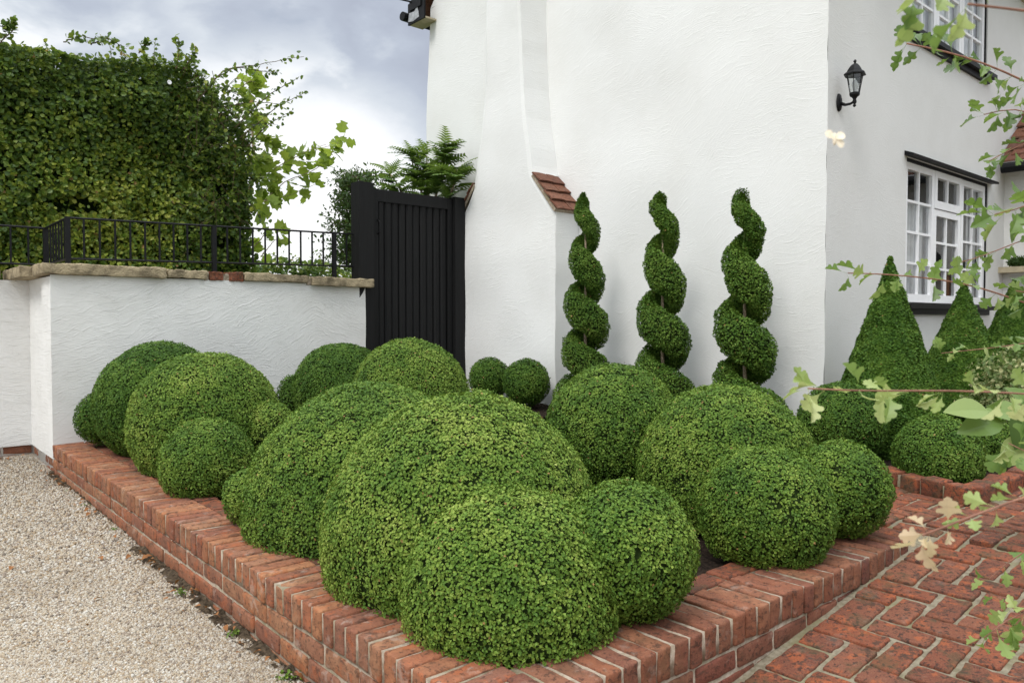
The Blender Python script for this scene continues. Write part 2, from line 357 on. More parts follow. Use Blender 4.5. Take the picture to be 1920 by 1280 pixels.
# ------------------------------------------------------------------ ground
ZP = .28                                     # top of the planter
YW, XG, YS = 6.704, 5.436, 2.758             # garden wall face, gable face, side wall face
def path_z(x): return np.minimum(.07+.123*(np.asarray(x)-2.12), .275)
def grav_z(y): return np.clip(-.006+.0115*(np.asarray(y)-1.9)+np.maximum(np.asarray(y)-6.6, 0)*.02, -.05, .12)
mb = MB(); mb.grid((-60, -60, -.14), (120, 0, 0), (0, 140, 0), 2, 2)
props(mb.build('ground', M['lawn']), kind='structure')
mb = MB()
def gz(P): P[:, 2] = grav_z(P[:, 1])+(vnoise(P*(1, 1, 0), 1.7, 3)-.5)*.025; return P
mb.grid((-9, -4, 0), (10.16, 0, 0), (0, 11.7, 0), 120, 140, gz)
props(mb.build('gravel_drive', M['gravelbed']), kind='structure')
# loose stones lying on the drive
n = 230000; rng = np.random.default_rng(5)
px = rng.uniform(-40, 640, n*2); py = 1300-(1300-835)*rng.random(n*2)**1.35
R_ = np.stack([(px-960)/FPX, -(py-640)/FPX], 1)
fwv = cos(PITCH)+R_[:, 1]*sin(PITCH); upv = R_[:, 1]*cos(PITCH)-sin(PITCH)
dd = (0.02-ZC)/upv
X = dd*(R_[:, 0]*RT[0]+fwv*FW[0]); Y = dd*(R_[:, 0]*RT[1]+fwv*FW[1])
k = (X < 1.128) & (Y < 7.55) & (Y > -1) & ~((Y > 6.69) & (X > 1.12)); X, Y, dd = X[k][:n], Y[k][:n], dd[k][:n]; n = len(X)
rad = rng.gamma(5, .00072, n)*np.clip(dd/3.2, .85, 1.4)+.0011
P = np.stack((X, Y, grav_z(Y)+(vnoise(np.stack((X, Y, 0*X), 1), 1.7, 3)-.5)*.025+rad*.35), 1)
ico = [(0, 0, 1), (.8, .1, .3), (.2, .85, .25), (-.75, .5, .3), (-.6, -.65, .3), (.35, -.85, .25), (.1, .05, -.6)]
icf = [(0, 1, 2), (0, 2, 3), (0, 3, 4), (0, 4, 5), (0, 5, 1), (6, 2, 1), (6, 3, 2), (6, 4, 3), (6, 5, 4), (6, 1, 5)]
mb = MB(); mb.inst(np.array(ico), icf, P, unit(rng.normal(0, 1, (n, 3))*(1, 1, .3)), rng.normal(0, .35, (n, 3))+(0, 0, 1), rad, rng.uniform(.65, 1.1, n))
props(mb.build('gravel', M['pebble'], smooth=True), kind='stuff')

mb = MB()
def dirt(P): P[:, 0] = 1.142-(1.142-P[:, 0])*(.05+.62*vnoise(P*(0, 1, 0)+(0, 0, 3), 3.1, 71)); P[:, 2] = grav_z(P[:, 1])+.020*(1-((1.142-P[:, 0])/.12))+(vnoise(P, 30, 72)-.5)*.034-.008; return P
mb.grid((.98, 1.0, 0), (.16, 0, 0), (0, 5.75, 0), 26, 500, dirt)
props(mb.build('dirt', M['dirt']), kind='structure')
# brick path in 90 degree herringbone, rising to the house
mb = MB()
def pz(P): P[:, 2] = path_z(P[:, 0])-.0085+(vnoise(P*(1, 1, 0), 9, 8)-.5)*.004; return P
mb.grid((1.0, -4.2, 0), (9, 0, 0), (0, 7.1, 0), 200, 150, pz, 1)
mb.grid((3.3, 2.9, 0), (2.3, 0, 0), (0, 4.6, 0), 30, 50, pz, 1)
u = .1085; Cs = []; Hs = []
for i in range(-46, 47):
    for j in range(-28, 29):
        for bx, by, hx, hy in ((2.63, 1.21, u/2, u), (2.467, 1.156, u, u/2)):
            x, y = bx+i*u+2*j*u, by-i*u+2*j*u
            if not (1.0 < x < 8.0 and -2.2 < y < 3.6) or (x*RT[0]+y*RT[1])/(x*FW[0]+y*FW[1]+1e-6) > 1.9 or x*FW[0]+y*FW[1] < 1.2: continue
            xa, xb, ya, yb = x-hx, x+hx, y-hy, y+hy
            if xa < 3.462 and yb > 1.285:                               # cut to the planter
                if xb > 3.60 and ya > 1.36: xa = 3.485
                elif ya > 1.285: continue
                elif yb > 1.285: yb = 1.352
            if y > 1.40 and x > 4.34+(y-1.43)*.43: continue
            if xb-xa < .03 or yb-ya < .03: continue
            Cs.append(((xa+xb)/2, (ya+yb)/2, path_z((xa+xb)/2)-.030)); Hs.append(((xb-xa)/2-.0092, (yb-ya)/2-.0092, .032))
Cs = np.array(Cs); rng = np.random.default_rng(3); Hs = np.array(Hs)*(1+rng.normal(0, .022, (len(Cs), 3))*(1, 1, .2))
rbricks(mb, Cs, Hs, r=.007, wear=.0026, seed=21, lines=(9, 9, 2), jit=.0018, tilt=.010, slope=np.where(Cs[:, 0] < 3.75, .123, 0.))
props(mb.build('brick_path', [M['paver'], M['mortar2']], smooth=True), kind='structure')

mb = MB()
def dz(P): P[:, 2] += (vnoise(P, 8, 4)-.5)*.05+(vnoise(P, 30, 5)-.5)*.02; return P
mb.grid((1.34, 1.57, ZP-.045), (1.93, 0, 0), (0, 5.12, 0), 60, 150, dz)
def dz2(P): P[:, 2] += np.clip((P[:, 1]-2.9)/1.6, 0, 1)*.10; return dz(P)
mb.grid((4.42, 1.44, .295), (5.2, 0, 0), (.60, 1.4, 0), 140, 50, dz2)
mb.grid((4.55, 2.7, .293), (.9, 0, 0), (0, 4.0, 0), 40, 120, dz2)
props(mb.build('soil', M['soil']), kind='structure')

# ------------------------------------------------------------------ brick planter
pl = empty('brick_planter', (1.135, 1.365, 0), 'low red brick planter wall with soldier coping round the clipped box balls', 'planter')
X0, Y0, X1, Y1 = 1.135, 1.365, 3.47, 6.70
mb = MB(); Cs = []; Hs = []
for i in range(71):                                                     # bricks on edge, left run
    yc = Y0+.0375+i*.0752; t_ = yc-Y0; dep = min(.215, max(.05, t_+.01))
    Cs.append((X0+dep/2, yc, ZP-.051)); Hs.append((dep/2, .0312, .051))
rbricks(mb, Cs, Hs, r=.009, wear=.0018, seed=31, lines=(10, 3, 6), jit=.0016, tilt=.010)
mb.box((X0+.0065, Y0+.012, ZP-.10), (X0+.205, Y1, ZP-.0065), 1)
mb.build('coping', [M['brick'], M['mortar']], pl, True)
mb = MB(); Cs = []; Hs = []
for i in range(31):                                                     # right run, up to the path
    xc = X0+.0375+i*.0752; t_ = xc-X0; dep = min(.215, max(.05, t_-.03))
    Cs.append((xc, Y0+dep/2, ZP-.051)); Hs.append((.0312, dep/2, .051))
for i in range(66):
    yc = Y0+.26+i*.0752; Cs.append((X1-.1075, yc, ZP-.051)); Hs.append((.1075, .0328, .051))
rbricks(mb, Cs, Hs, r=.009, wear=.0022, seed=33, lines=(3, 10, 6), jit=.0020, tilt=.013)
mb.box((X0+.012, Y0+.0075, ZP-.10), (X1-.008, Y0+.205, ZP-.0085), 1)
mb.box((X1-.205, Y0+.206, ZP-.10), (X1-.012, Y1, ZP-.009), 1)
mb.build('coping', [M['brick2'], M['mortar']], pl, True)
mb = MB(); Cs = []; Hs = []
for c_ in range(3):
    z = ZP-.102-.012-.0325-c_*.0765
    for i in range(-1, 24):
        yc = Y0+.1075+i*.2268+(c_ % 2)*.1134
        a, b = max(yc-.1075, Y0+.004), min(yc+.1075, Y1)
        if b-a > .03: Cs.append((X0+.056, (a+b)/2, z)); Hs.append((.0505, (b-a)/2, .0325))
rbricks(mb, Cs, Hs, r=.008, wear=.0018, seed=35, lines=(2, 8, 3), jit=.002, tilt=.008)
mb.box((X0+.0125, Y0+.015, -.10), (X0+.10, Y1, ZP-.101), 1)
mb.build('wall', [M['brick'], M['mortar']], pl, True)
mb = MB(); Cs = []; Hs = []
for c_ in range(4):
    z = ZP-.102-.012-.0325-c_*.0765
    for i in range(-1, 11):
        xc = X0+.1075+i*.2268+((c_+1) % 2)*.1134
        a, b = max(xc-.1075, X0+.112), min(xc+.1075, X1)
        if b-a > .03: Cs.append(((a+b)/2, Y0+.056, z)); Hs.append(((b-a)/2, .0505, .0325))
for c_ in range(2):
    for i in range(23): Cs.append((X1-.056, Y0+.24+i*.2268, ZP-.147-c_*.0765)); Hs.append((.0505, .1075, .0325))
rbricks(mb, Cs, Hs, r=.008, wear=.0020, seed=37, lines=(8, 2, 3), jit=.002, tilt=.008)
mb.box((X0+.101, Y0+.0125, -.16), (X1-.015, Y0+.10, ZP-.101), 1)
mb.box((X1-.10, Y0+.101, -.16), (X1-.014, Y1, ZP-.101), 1)
mb.build('wall', [M['brick2'], M['mortar']], pl, True)
mb = MB(); Cs = []; Hs = []
for i in range(23): Cs.append((X0+.215+.012+.0525, Y0+.36+i*.2268, ZP-.040)); Hs.append((.0525, .1075, .034))
for i in range(8): Cs.append((X0+.50+i*.2268, Y0+.215+.012+.0525, ZP-.040)); Hs.append((.1075, .0525, .034))
rbricks(mb, Cs, Hs, r=.009, wear=.003, seed=39, lines=(5, 5, 2))
mb.box((X0+.22, Y0+.33, ZP-.08), (X0+.335, Y1-.02, ZP-.014), 1); mb.box((X0+.336, Y0+.222, ZP-.08), (X1-.22, Y0+.335, ZP-.014), 1)
mb.build('inner_edging', [M['paver'], M['mortar2']], pl, True)

# low brick edging of the bed by the house
be = empty('bed_edging', (4.36, 1.44, .34), 'low edging of worn red bricks round the bed by the cottage', 'edging')
mb = MB(); Cs = []; Hs = []; ro = []
cx_, cy_ = 4.37, 1.425; la_ = math.atan2(.92, .40); lv = np.array((cos(la_), sin(la_)))
for i in range(9): q = np.array((cx_, cy_))+lv*(.05+i*.148); Cs.append((q[0]-.01, q[1], .318)); Hs.append((.064, .050, .050)); ro.append(la_)
for i in range(22): Cs.append((cx_+.12+i*.222, cy_-.012, .318)); Hs.append((.102, .052, .050)); ro.append(0)
rbricks(mb, Cs, Hs, r=.012, wear=.0022, seed=41, rot=np.array(ro)+RNG.normal(0, .04, len(Cs)), lines=(5, 5, 4), jit=.005, tilt=.035)
V = [(cx_+a*lv[0]+b_*lv[1], cy_+a*lv[1]-b_*lv[0], z) for z in (.2, .345) for a, b_ in ((0, -.035), (1.35, -.035), (1.35, .035), (0, .035))]
mb.faces(V, [(3, 2, 1, 0), (4, 5, 6, 7), (0, 1, 5, 4), (1, 2, 6, 5), (2, 3, 7, 6), (3, 0, 4, 7)], 1); mb.box((cx_+.03, cy_-.045, .2), (cx_+5, cy_+.025, .344), 1)
mb.build('brick_row', [M['paver'], M['mortar2']], be, True)

# ------------------------------------------------------------------ garden wall
gw = empty('garden_wall', (1.14, YW, 0), 'low white rendered garden wall under rough sandstone slabs', 'wall')
YL, XR = 7.618, 3.86
def wobx(P): P[:, 0] += (vnoise(P, 2.5, 6)-.5)*.02; return P
def woby(P): P[:, 1] += (vnoise(P, 2.5, 7)-.5)*.025*np.clip((P[:, 0]-1.14)*5, 0, 1); return P
mb = MB()
mb.grid((1.14, YW, .165), (XR-1.14, 0, 0), (0, 0, 1.412), 60, 36, woby)
mb.grid((1.14, YL, .165), (0, YW-YL, 0), (0, 0, 1.40), 20, 30)
mb.grid((-7, YL, .165), (8.14, 0, 0), (0, 0, 1.40), 60, 30)
mb.box((1.16, YW+.02, -.1), (XR-.002, YW+.30, 1.56)); mb.box((-7, YL+.02, -.1), (1.4, YL+.30, 1.56)); mb.box((1.15, YW+.03, -.1), (1.44, YL+.1, 1.558))
mb.faces([(XR, YW+.012, .1), (XR, YW+.30, .1), (XR, YW+.30, 1.565), (XR, YW+.012, 1.565)], [(0, 1, 2, 3)])
mb.build('rendered_face', M['garden'], gw, True)
mb = MB(); Cs = []; Hs = []
for c_ in range(3):
    for i in range(36): Cs.append((-6.9+i*.2268+.11*(c_ % 2), YL+.066, .13-c_*.0765)); Hs.append((.1075, .0505, .0325))
    for i in range(4): Cs.append((1.20, YW+.11+i*.2268, .13-c_*.0765)); Hs.append((.0505, .1075, .0325))
rbricks(mb, Cs, Hs, r=.008, wear=.003, seed=43, lines=(5, 5, 3))
mb.box((-7, YL+.03, -.1), (1.2, YL+.12, .164), 1); mb.box((1.165, YW+.012, -.1), (1.25, YL+.02, .164), 1)
mb.build('footing', [M['brick2'], M['mortar']], gw, True)
def slab(x0, x1, y0, y1, z0, z1, seed, m, nm='coping_stone', rough=.0042):
    b = MB(); rbricks(b, [((x0+x1)/2, (y0+y1)/2, (z0+z1)/2)], [((x1-x0)/2, (y1-y0)/2, (z1-z0)/2)], r=.006, wear=rough, seed=seed, lines=(22, 8, 6), jit=0, tilt=.006)
    return b.build(nm, m, gw, True)
slab(1.08, 1.97, YW-.045, YW+.33, 1.577, 1.66, 1, M['stone'])
slab(1.98, 2.305, YW-.03, YW+.32, 1.580, 1.652, 2, M['stone']); slab(2.29, 2.325, YW-.01, YW+.30, 1.57, 1.648, 8, M['mortar'], 'mortar_joint', .004)
slab(2.33, 2.455, YW-.02, YW+.30, 1.572, 1.650, 3, M['paver'], 'coping_brick', .004)
slab(2.50, 2.625, YW-.02, YW+.30, 1.570, 1.652, 4, M['paver'], 'coping_brick', .004)
slab(2.64, 3.24, YW-.03, YW+.32, 1.580, 1.650, 5, M['stone']); slab(2.45, 2.51, YW-.005, YW+.29, 1.57, 1.64, 9, M['mortar'], 'mortar_joint', .004)
slab(3.275, 3.925, YW-.06, YW+.33, 1.557, 1.637, 6, M['stone']); slab(3.23, 3.28, YW-.01, YW+.28, 1.56, 1.645, 10, M['mortar'], 'mortar_joint', .004)
slab(.99, 1.34, YW+.335, YL+.31, 1.568, 1.655, 7, M['stone'])
for i in range(6): slab(.93-i*.9-.84, .93-i*.9, YL-.045, YL+.33, 1.56, 1.655, 20+i, M['stone'])
# ------------------------------------------------------------------ railing
ra = empty('iron_railing', (1.28, YW+.12, 1.65), 'black iron railing of thin upright bars along the top of the garden wall', 'railing')
def bar(nm, x, y, z0, z1, r):
    b = MB(); b.box((x-r, y-r, z0), (x+r, y+r, z1)); return b.build(nm, M['iron'], ra)
yr, yl = YW+.12, YL+.12
zt = lambda x: 2.032+(x-1.285)*.022; zb = lambda x: 1.712+(x-1.285)*.022
for (xa, ya), (xb, yb) in (((1.285, yr), (3.86, yr)), ((1.285, yl), (1.285, yr)), ((-6, yl), (1.285, yl))):
    for zf in (zt, zb):
        b = MB(); z0, z1 = (zf(xa), zf(xb)) if xa > 0 else (zf(1.285), zf(1.285))
        b.tube([(xa, ya, z0), ((xa+xb)/2, (ya+yb)/2, (z0+z1)/2), (xb, yb, z1)], .0095, 6); b.build('rail', M['iron'], ra)
for x, y in ((1.285, yr), (2.42, yr), (3.585, yr), (1.285, yl), (0.0, yl)): bar('post', x, y, 1.63, zt(max(x, 1.285))+.008, .018)
pts = [(1.285+i*(2.42-1.285)/10, yr) for i in range(1, 10)]+[(2.42+i*(3.585-2.42)/10, yr) for i in range(1, 10)]+[(3.72, yr), (3.85, yr)]
pts += [(1.285, yr+i*(yl-yr)/8) for i in range(1, 8)]+[(1.285-i*.1285, yl) for i in range(1, 9)]
for x, y in pts: bar('bar', x, y, zb(max(x, 1.285)), zt(max(x, 1.285)), .0068)
# ------------------------------------------------------------------ gate
ga = empty('timber_gate', (4.4, YW+.05, .4), 'black painted boarded timber gate between garden wall and chimney', 'gate')
b = MB(); b.box((3.795, YW+.0, .2), (3.965, YW+.16, 2.60)); b.build('post', M['black'], ga)
b = MB(); b.box((4.965, YW-.01, .2), (5.100, YW+.14, 2.565)); b.build('post', M['black'], ga)
b = MB(); gx0, gx1, gz1 = 3.972, 4.958, 2.555
b.box((gx0, YW+.035, .45), (gx0+.06, YW+.095, gz1)); b.box((gx1-.06, YW+.035, .45), (gx1, YW+.095, gz1-.012))
b.box((gx0+.061, YW+.037, gz1-.125), (gx1-.061, YW+.093, gz1-.004)); b.box((gx0+.061, YW+.037, .45), (gx1-.061, YW+.093, .60))
b.build('frame', M['black'], ga)
b = MB(); nb = 10; bw = (gx1-.061-gx0-.061)/nb
for i in range(nb):
    x0 = gx0+.061+i*bw; o_ = RNG.uniform(0, .007)
    x1_ = x0+bw
    b.faces([(x, y, z) for z in (.60, gz1-.126) for x, y in ((x0+.003, YW+.088), (x0+.003, YW+.062+o_), (x0+.020, YW+.046+o_), (x1_-.020, YW+.050+o_), (x1_-.003, YW+.062+o_), (x1_-.003, YW+.088))],
            [(0, 1, 7, 6), (1, 2, 8, 7), (2, 3, 9, 8), (3, 4, 10, 9), (4, 5, 11, 10)])
b.box((gx0+.061, YW+.0885, .60), (gx1-.061, YW+.092, gz1-.126))
b.build('boards', M['black'], ga)
b = MB(); hx, hz = gx0+.055, 2.17; b.tube([(hx, YW+.036, hz-.07), (hx, YW-.0, hz-.055), (hx, YW-.018, hz), (hx, YW-.0, hz+.055), (hx, YW+.036, hz+.07)], .008, 6)
b.build('handle', M['iron'], ga)
# ------------------------------------------------------------------ cottage
ho = empty('cottage', (XG, YS, 0), 'white rendered cottage with stepped chimney breast and white casement windows', 'house')
yleft = lambda z: 7.925-.070*np.maximum(z-3.7, 0)+.0*z
mb = MB(); nu, nv = 70, 80
u_, v_ = np.meshgrid(np.linspace(0, 1, nu+1), np.linspace(0, 1, nv+1))
zt_ = v_; y0_ = YS; z_ = -.2+v_*5.25
P = np.stack((np.full(u_.shape, XG), y0_+u_*(yleft(z_)-y0_), z_), -1).reshape(-1, 3)
edge = np.clip((P[:, 1]-YS)*6, 0, 1)*np.clip((7.9-P[:, 1])*6+.3, 0, 1)
P[:, 0] += (vnoise(P, 1.6, 12)-.5)*.035*edge; P[:, 1] += (vnoise(P, 3.2, 13)-.5)*.022*(1-edge)*(P[:, 1] > 5)+(vnoise(P*(0, 0, 1), 5, 14)-.5)*.012*(P[:, 1] < 2.8)
i = (np.arange(nv)[:, None]*(nu+1)+np.arange(nu)).ravel()
mb.raw(P, np.stack((i, i+nu+1, i+nu+2, i+1), 1).ravel(), np.full(len(i), 4))
mb.faces([(XG, YS, 5.05), (XG, yleft(5.05), 5.05), (XG, (YS+7.83)/2, 7.7)], [(0, 1, 2)])
mb.faces([(XG+.001, 7.90, -.2), (12, 7.90, -.2), (12, 7.83, 5.05), (XG+.001, 7.83, 5.05)], [(0, 1, 2, 3)])
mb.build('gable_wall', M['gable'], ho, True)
# side wall with two window openings
WX0, WX1, WZ0, WZ1 = 6.835, 8.835, 1.375, 2.625
UX0, UX1, UZ0, UZ1 = 6.865, 8.735, 3.705, 4.80
XE = 9.33
xs = [XG+.0005, WX0, UX0, UX1, WX1, XE]; zs = [-.2, WZ0, WZ1, UZ0, UZ1, 5.05]
mb = MB()
for a in range(5):
    for c_ in range(5):
        xm, zm = (xs[a]+xs[a+1])/2, (zs[c_]+zs[c_+1])/2
        if (WX0 < xm < WX1 and WZ0 < zm < WZ1) or (UX0 < xm < UX1 and UZ0 < zm < UZ1): continue
        mb.grid((xs[a], YS, zs[c_]), (xs[a+1]-xs[a], 0, 0), (0, 0, zs[c_+1]-zs[c_]), 8, 8)
for (x0, x1, z0, z1) in ((WX0, WX1, WZ0, WZ1), (UX0, UX1, UZ0, UZ1)):
    for q in ([(x0, z0), (x0, z1)], [(x1, z0), (x1, z1)], [(x0, z0), (x1, z0)], [(x0, z1), (x1, z1)]):
        (xa, za), (xb, zb_) = q; mb.faces([(xa, YS, za), (xb, YS, zb_), (xb, YS+.2, zb_), (xa, YS+.2, za)], [(0, 1, 2, 3)])
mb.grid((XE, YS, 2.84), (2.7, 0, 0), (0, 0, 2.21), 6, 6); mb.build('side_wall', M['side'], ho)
mb = MB(); mb.grid((XE, YS, -.2), (0, -4.2, 0), (0, 0, 3.05), 30, 24, wobx); mb.box((XE+.03, YS-4.2, -.2), (12, YS+.1, 2.84))
mb.build('porch_wall', M['garden'], ho, True)
mb = MB(); mb.box((XG+.4, YS+.9, -.1), (11.5, 7.6, 5.0)); mb.build('interior', M['room'], ho)
# chimney breast: the front profile, worn and curved, carried back to the gable
XC = 5.107
Rp = [(5.29, .1), (5.29, 1.2), (5.29, 2.285), (5.45, 2.47), (5.60, 2.655), (5.625, 2.76), (5.652, 2.92), (5.685, 3.08), (5.718, 3.25), (5.757, 3.55), (5.785, 3.9), (5.797, 4.4), (5.80, 5.6)]
Lp = [(12.14-y, z) for y, z in Rp]; Lp = [(y if z > 2.6 else y-.02, z) for y, z in Lp]
mb = MB(); nz = 90; V = []; zz_ = np.linspace(.1, 5.6, nz)
yR = np.interp(zz_, [p[1] for p in Rp], [p[0] for p in Rp]); yL = np.interp(zz_, [p[1] for p in Lp], [p[0] for p in Lp])
nw = 16; ww = np.linspace(0, 1, nw+1)
P = np.stack((np.full((nz, nw+1), XC), yR[:, None]+(yL-yR)[:, None]*ww, np.repeat(zz_[:, None], nw+1, 1)), -1).reshape(-1, 3)
P[:, 0] += (vnoise(P, 2.2, 15)-.5)*.03+np.tile(np.where((ww == 0) | (ww == 1), .012, 0), nz)
P[:, 1] += (vnoise(P, 4, 16)-.5)*.016
i = (np.arange(nz-1)[:, None]*(nw+1)+np.arange(nw)).ravel()
mb.raw(P, np.stack((i, i+nw+1, i+nw+2, i+1), 1).ravel(), np.full(len(i), 4))
for k_ in (0, nw):
    E_ = P.reshape(nz, nw+1, 3)[:, k_]; B_ = E_.copy(); B_[:, 0] = XG+.03
    # upper part flares softly into the gable
    if k_ == 0: B_[:, 1] -= np.where(E_[:, 2] > 2.66, .05, 0)
    V = np.concatenate((E_, B_)); j = np.arange(nz-1)
    mb.raw(V, np.stack((j, j+1, j+1+nz, j+nz), 1).ravel(), np.full(nz-1, 4))
mb.build('chimney_breast', M['gable'], ho, False)
def shoulder(y0, z0, y1, z1, seed):                                      # clay tiles weathering the chimney's step
    b = MB(); d = np.array((y1-y0, z1-z0)); Ln = np.linalg.norm(d); d /= Ln; nn = np.array((-d[1], d[0]));
    if nn[1] < 0: nn = -nn
    rng = np.random.default_rng(seed)
    for k_ in range(4):
        for j in range(2):
            c0 = np.array((y0, z0))+d*(Ln*(k_-.05)/4); c1 = np.array((y0, z0))+d*(Ln*(k_+1.12)/4)
            xa = XC-.015+j*.178; xb = xa+.172; l0, l1 = .012+rng.uniform(0, .004), .034+rng.uniform(0, .012)
            sh = rng.uniform(-.006, .006)
            V = []
            for cc, lf in ((c0, l0), (c1, l1)):
                for x in (xa, (xa+xb)/2, xb):
                    for th_ in (0, .016):
                        q = cc+nn*(lf+th_+(.004 if x == (xa+xb)/2 else 0)); V.append((x+sh, q[0], q[1]))
            b.faces(V, [(1, 7, 9, 3), (3, 9, 11, 5), (0, 2, 8, 6), (2, 4, 10, 8), (6, 8, 9, 7), (8, 10, 11, 9), (0, 6, 7, 1), (4, 5, 11, 10), (0, 1, 3, 2), (2, 3, 5, 4)])
    q0 = np.array((y0, z0)); q1 = q0+d*Ln*.98
    b.faces([(x, q[0]+nn[0]*o_, q[1]+nn[1]*o_) for x in (XC-.004, XG-.02) for q in (q0, q1) for o_ in (-.02, .016)], [(0, 2, 3, 1), (4, 5, 7, 6), (1, 3, 7, 5), (2, 6, 7, 3)], 1)
    return b.build('shoulder_tiles', [M['tile'], M['mortar']], ho)
shoulder(5.605, 2.665, 5.275, 2.275, 1); shoulder(6.535, 2.69, 6.865, 2.29, 2)
# roof, verge and soffit
mb = MB()
ym = (YS+7.83)/2
for s_, ye in ((-1, YS-.32), (1, 8.10)):
    ze = 4.93
    mb.faces([(5.30, ye, ze), (12.2, ye, ze), (12.2, ym, 7.95), (5.30, ym, 7.95), (5.30, ye, ze+.09), (12.2, ye, ze+.09), (12.2, ym, 8.04), (5.30, ym, 8.04)],
             [(0, 1, 2, 3), (4, 7, 6, 5), (0, 4, 5, 1), (0, 3, 7, 4), (1, 5, 6, 2)])
mb.build('roof', M['tile'], ho)
p_ = aty(1912, 0, YS); b = MB(); b.box((p_[0], YS-.25, p_[2]), (12, YS-.003, p_[2]+.2)); b.build('soffit', M['beige'], ho)
b = MB(); b.box((5.27, 7.70, 4.865), (5.47, 8.05, 4.885)); b.build('soffit', M['beige'], ho)
b = MB(); b.box((5.255, 7.70, 4.862), (5.275, 8.055, 5.12)); b.box((5.276, 8.035, 4.886), (5.7, 8.055, 5.10)); b.box((5.24, 7.76, 5.02), (5.254, 8.0, 5.14)); b.build('bargeboard', M['blackpaint'], ho)
b = MB(); b.faces([(5.249, 7.80, 4.90), (5.249, 7.93, 4.88), (5.249, 8.04, 4.90), (5.249, 8.02, 5.0), (5.249, 7.90, 4.99), (5.249, 7.84, 5.07)], [(0, 1, 2, 3, 4, 5)]); b.build('flashing', M['lead'], ho)
b = MB(); b.tube([(5.2, 8.10, 4.98), (5.35, 8.11, 4.98), (12, 8.11, 4.98)], .055, 10); b.build('gutter', M['blackpaint'], ho)
b = MB(); b.box((XG+.5, YS-.31, 4.90), (12, YS-.001, 4.925)); b.tube([(XG-.2, YS-.36, 4.95), (8, YS-.36, 4.95), (12, YS-.36, 4.95)], .055, 8); b.build('eaves', M['blackpaint'], ho)

def window(x0, x1, z0, z1, cols, upper=False):
    """black outer frame (the part) > white casements, glass, curtain, sill, drip board"""
    y = YS+.012
    b = MB(); k = .028
    b.box((x0, y, z0), (x0+k, y+.11, z1)); b.box((x1-k*.6, y, z0), (x1, y+.11, z1)); b.box((x0+k, y, z1-k), (x1-k*.6, y+.11, z1)); b.box((x0+k, y+.01, z0), (x1-k*.6, y+.11, z0+.012))
    fr = b.build('window', M['blackpaint'], ho)
    xa, xb, za, zb_ = x0+k+.001, x1-k*.6-.001, z0+.013, z1-k-.001
    wc = (xb-xa)/3; glass = MB()
    def casement(ax, bx, az, bz, rows, ys, st=.058, gb=.011):
        m_ = MB(); yb = ys+.05
        m_.box((ax, ys, az), (ax+st, yb, bz)); m_.box((bx-st, ys, az), (bx, yb, bz)); m_.box((ax+st, ys+.001, az), (bx-st, yb, az+st*1.25)); m_.box((ax+st, ys+.001, bz-st), (bx-st, yb, bz))
        gx0_, gx1_, gz0_, gz1_ = ax+st, bx-st, az+st*1.25, bz-st
        xm = (gx0_+gx1_)/2; m_.box((xm-gb, ys+.008, gz0_), (xm+gb, yb-.006, gz1_))
        for r_ in range(1, rows):
            z = gz0_+(gz1_-gz0_)*r_/rows
            m_.box((gx0_, ys+.010, z-gb), (xm-gb-.0005, yb-.008, z+gb)); m_.box((xm+gb+.0005, ys+.010, z-gb), (gx1_, yb-.008, z+gb))
        m_.build('casement', M['white'], fr)
        glass.faces([(gx0_, ys+.028, gz0_), (gx1_, ys+.028, gz0_), (gx1_, ys+.028, gz1_), (gx0_, ys+.028, gz1_)], [(0, 1, 2, 3)])
    ys = y+.012
    casement(xa, xa+wc-.004, za, zb_, 4, ys)
    if upper: casement(xa+wc, xa+2*wc, za, zb_, 4, ys)
    else:
        zs_ = za+(zb_-za)*.715
        casement(xa+wc, xa+2*wc, za, zs_-.004, 3, ys+.004); casement(xa+wc-.002, xa+2*wc+.002, zs_+.004, zb_, 1, ys-.004)
    casement(xa+2*wc+.004, xb, za, zb_, 4, ys)
    glass.build('pane', M['glass'], fr)
    b = MB(); b.box((x0-.05, YS-.075, z0-.045), (x1+.07, YS+.09, z0-.004)); b.box((x0-.01, YS-.03, z0-.095), (x1+.0, YS+.02, z0-.046)); b.build('sill', M['blackpaint'], fr)
    if not upper:
        b = MB(); b.faces([(x, yy, z) for x in (x0-.05, x1+.07) for yy, z in ((YS-.001, z1+.004), (YS-.075, z1-.006), (YS-.075, z1+.014), (YS-.001, z1+.045))], [(0, 1, 2, 3), (4, 7, 6, 5), (0, 4, 5, 1), (1, 5, 6, 2), (2, 6, 7, 3)])
        b.build('drip_board', M['blackpaint'], fr)
    # net curtains hanging in folds inside
    b = MB(); yc = YS+.112
    def net(ax, bx, az, bz):
        def f(P): P[:, 1] += .012*np.sin(P[:, 0]*70)+.006*np.sin(P[:, 0]*163); return P
        b.grid((ax, yc, az), (bx-ax, 0, 0), (0, 0, bz-az), 60, 1, f)
    H = z1-z0
    if upper: net(x0, x1, z0, z1)
    else: net(x0, x0+wc+.02, z0, z0+H*.73)
    b.build('curtain', M['net'], fr, True)
    if not upper:
        b = MB(); net(x1-wc*.50, x1, z0, z0+H*.98); b.build('curtain', M['net'], fr, True)
        for za_, zc2, yo_ in ((.50, .55, .55), (.20, .235, .55), (.60, .68, .60)):
            b = MB(); b.box((x0+wc*.75, YS+yo_, z0+H*za_), (x1-.2, YS+yo_+.02, z0+H*zc2)); b.build('shelf', M['net'], fr)
window(WX0, WX1, WZ0, WZ1, 3); window(UX0, UX1, UZ0, UZ1, 3, True)
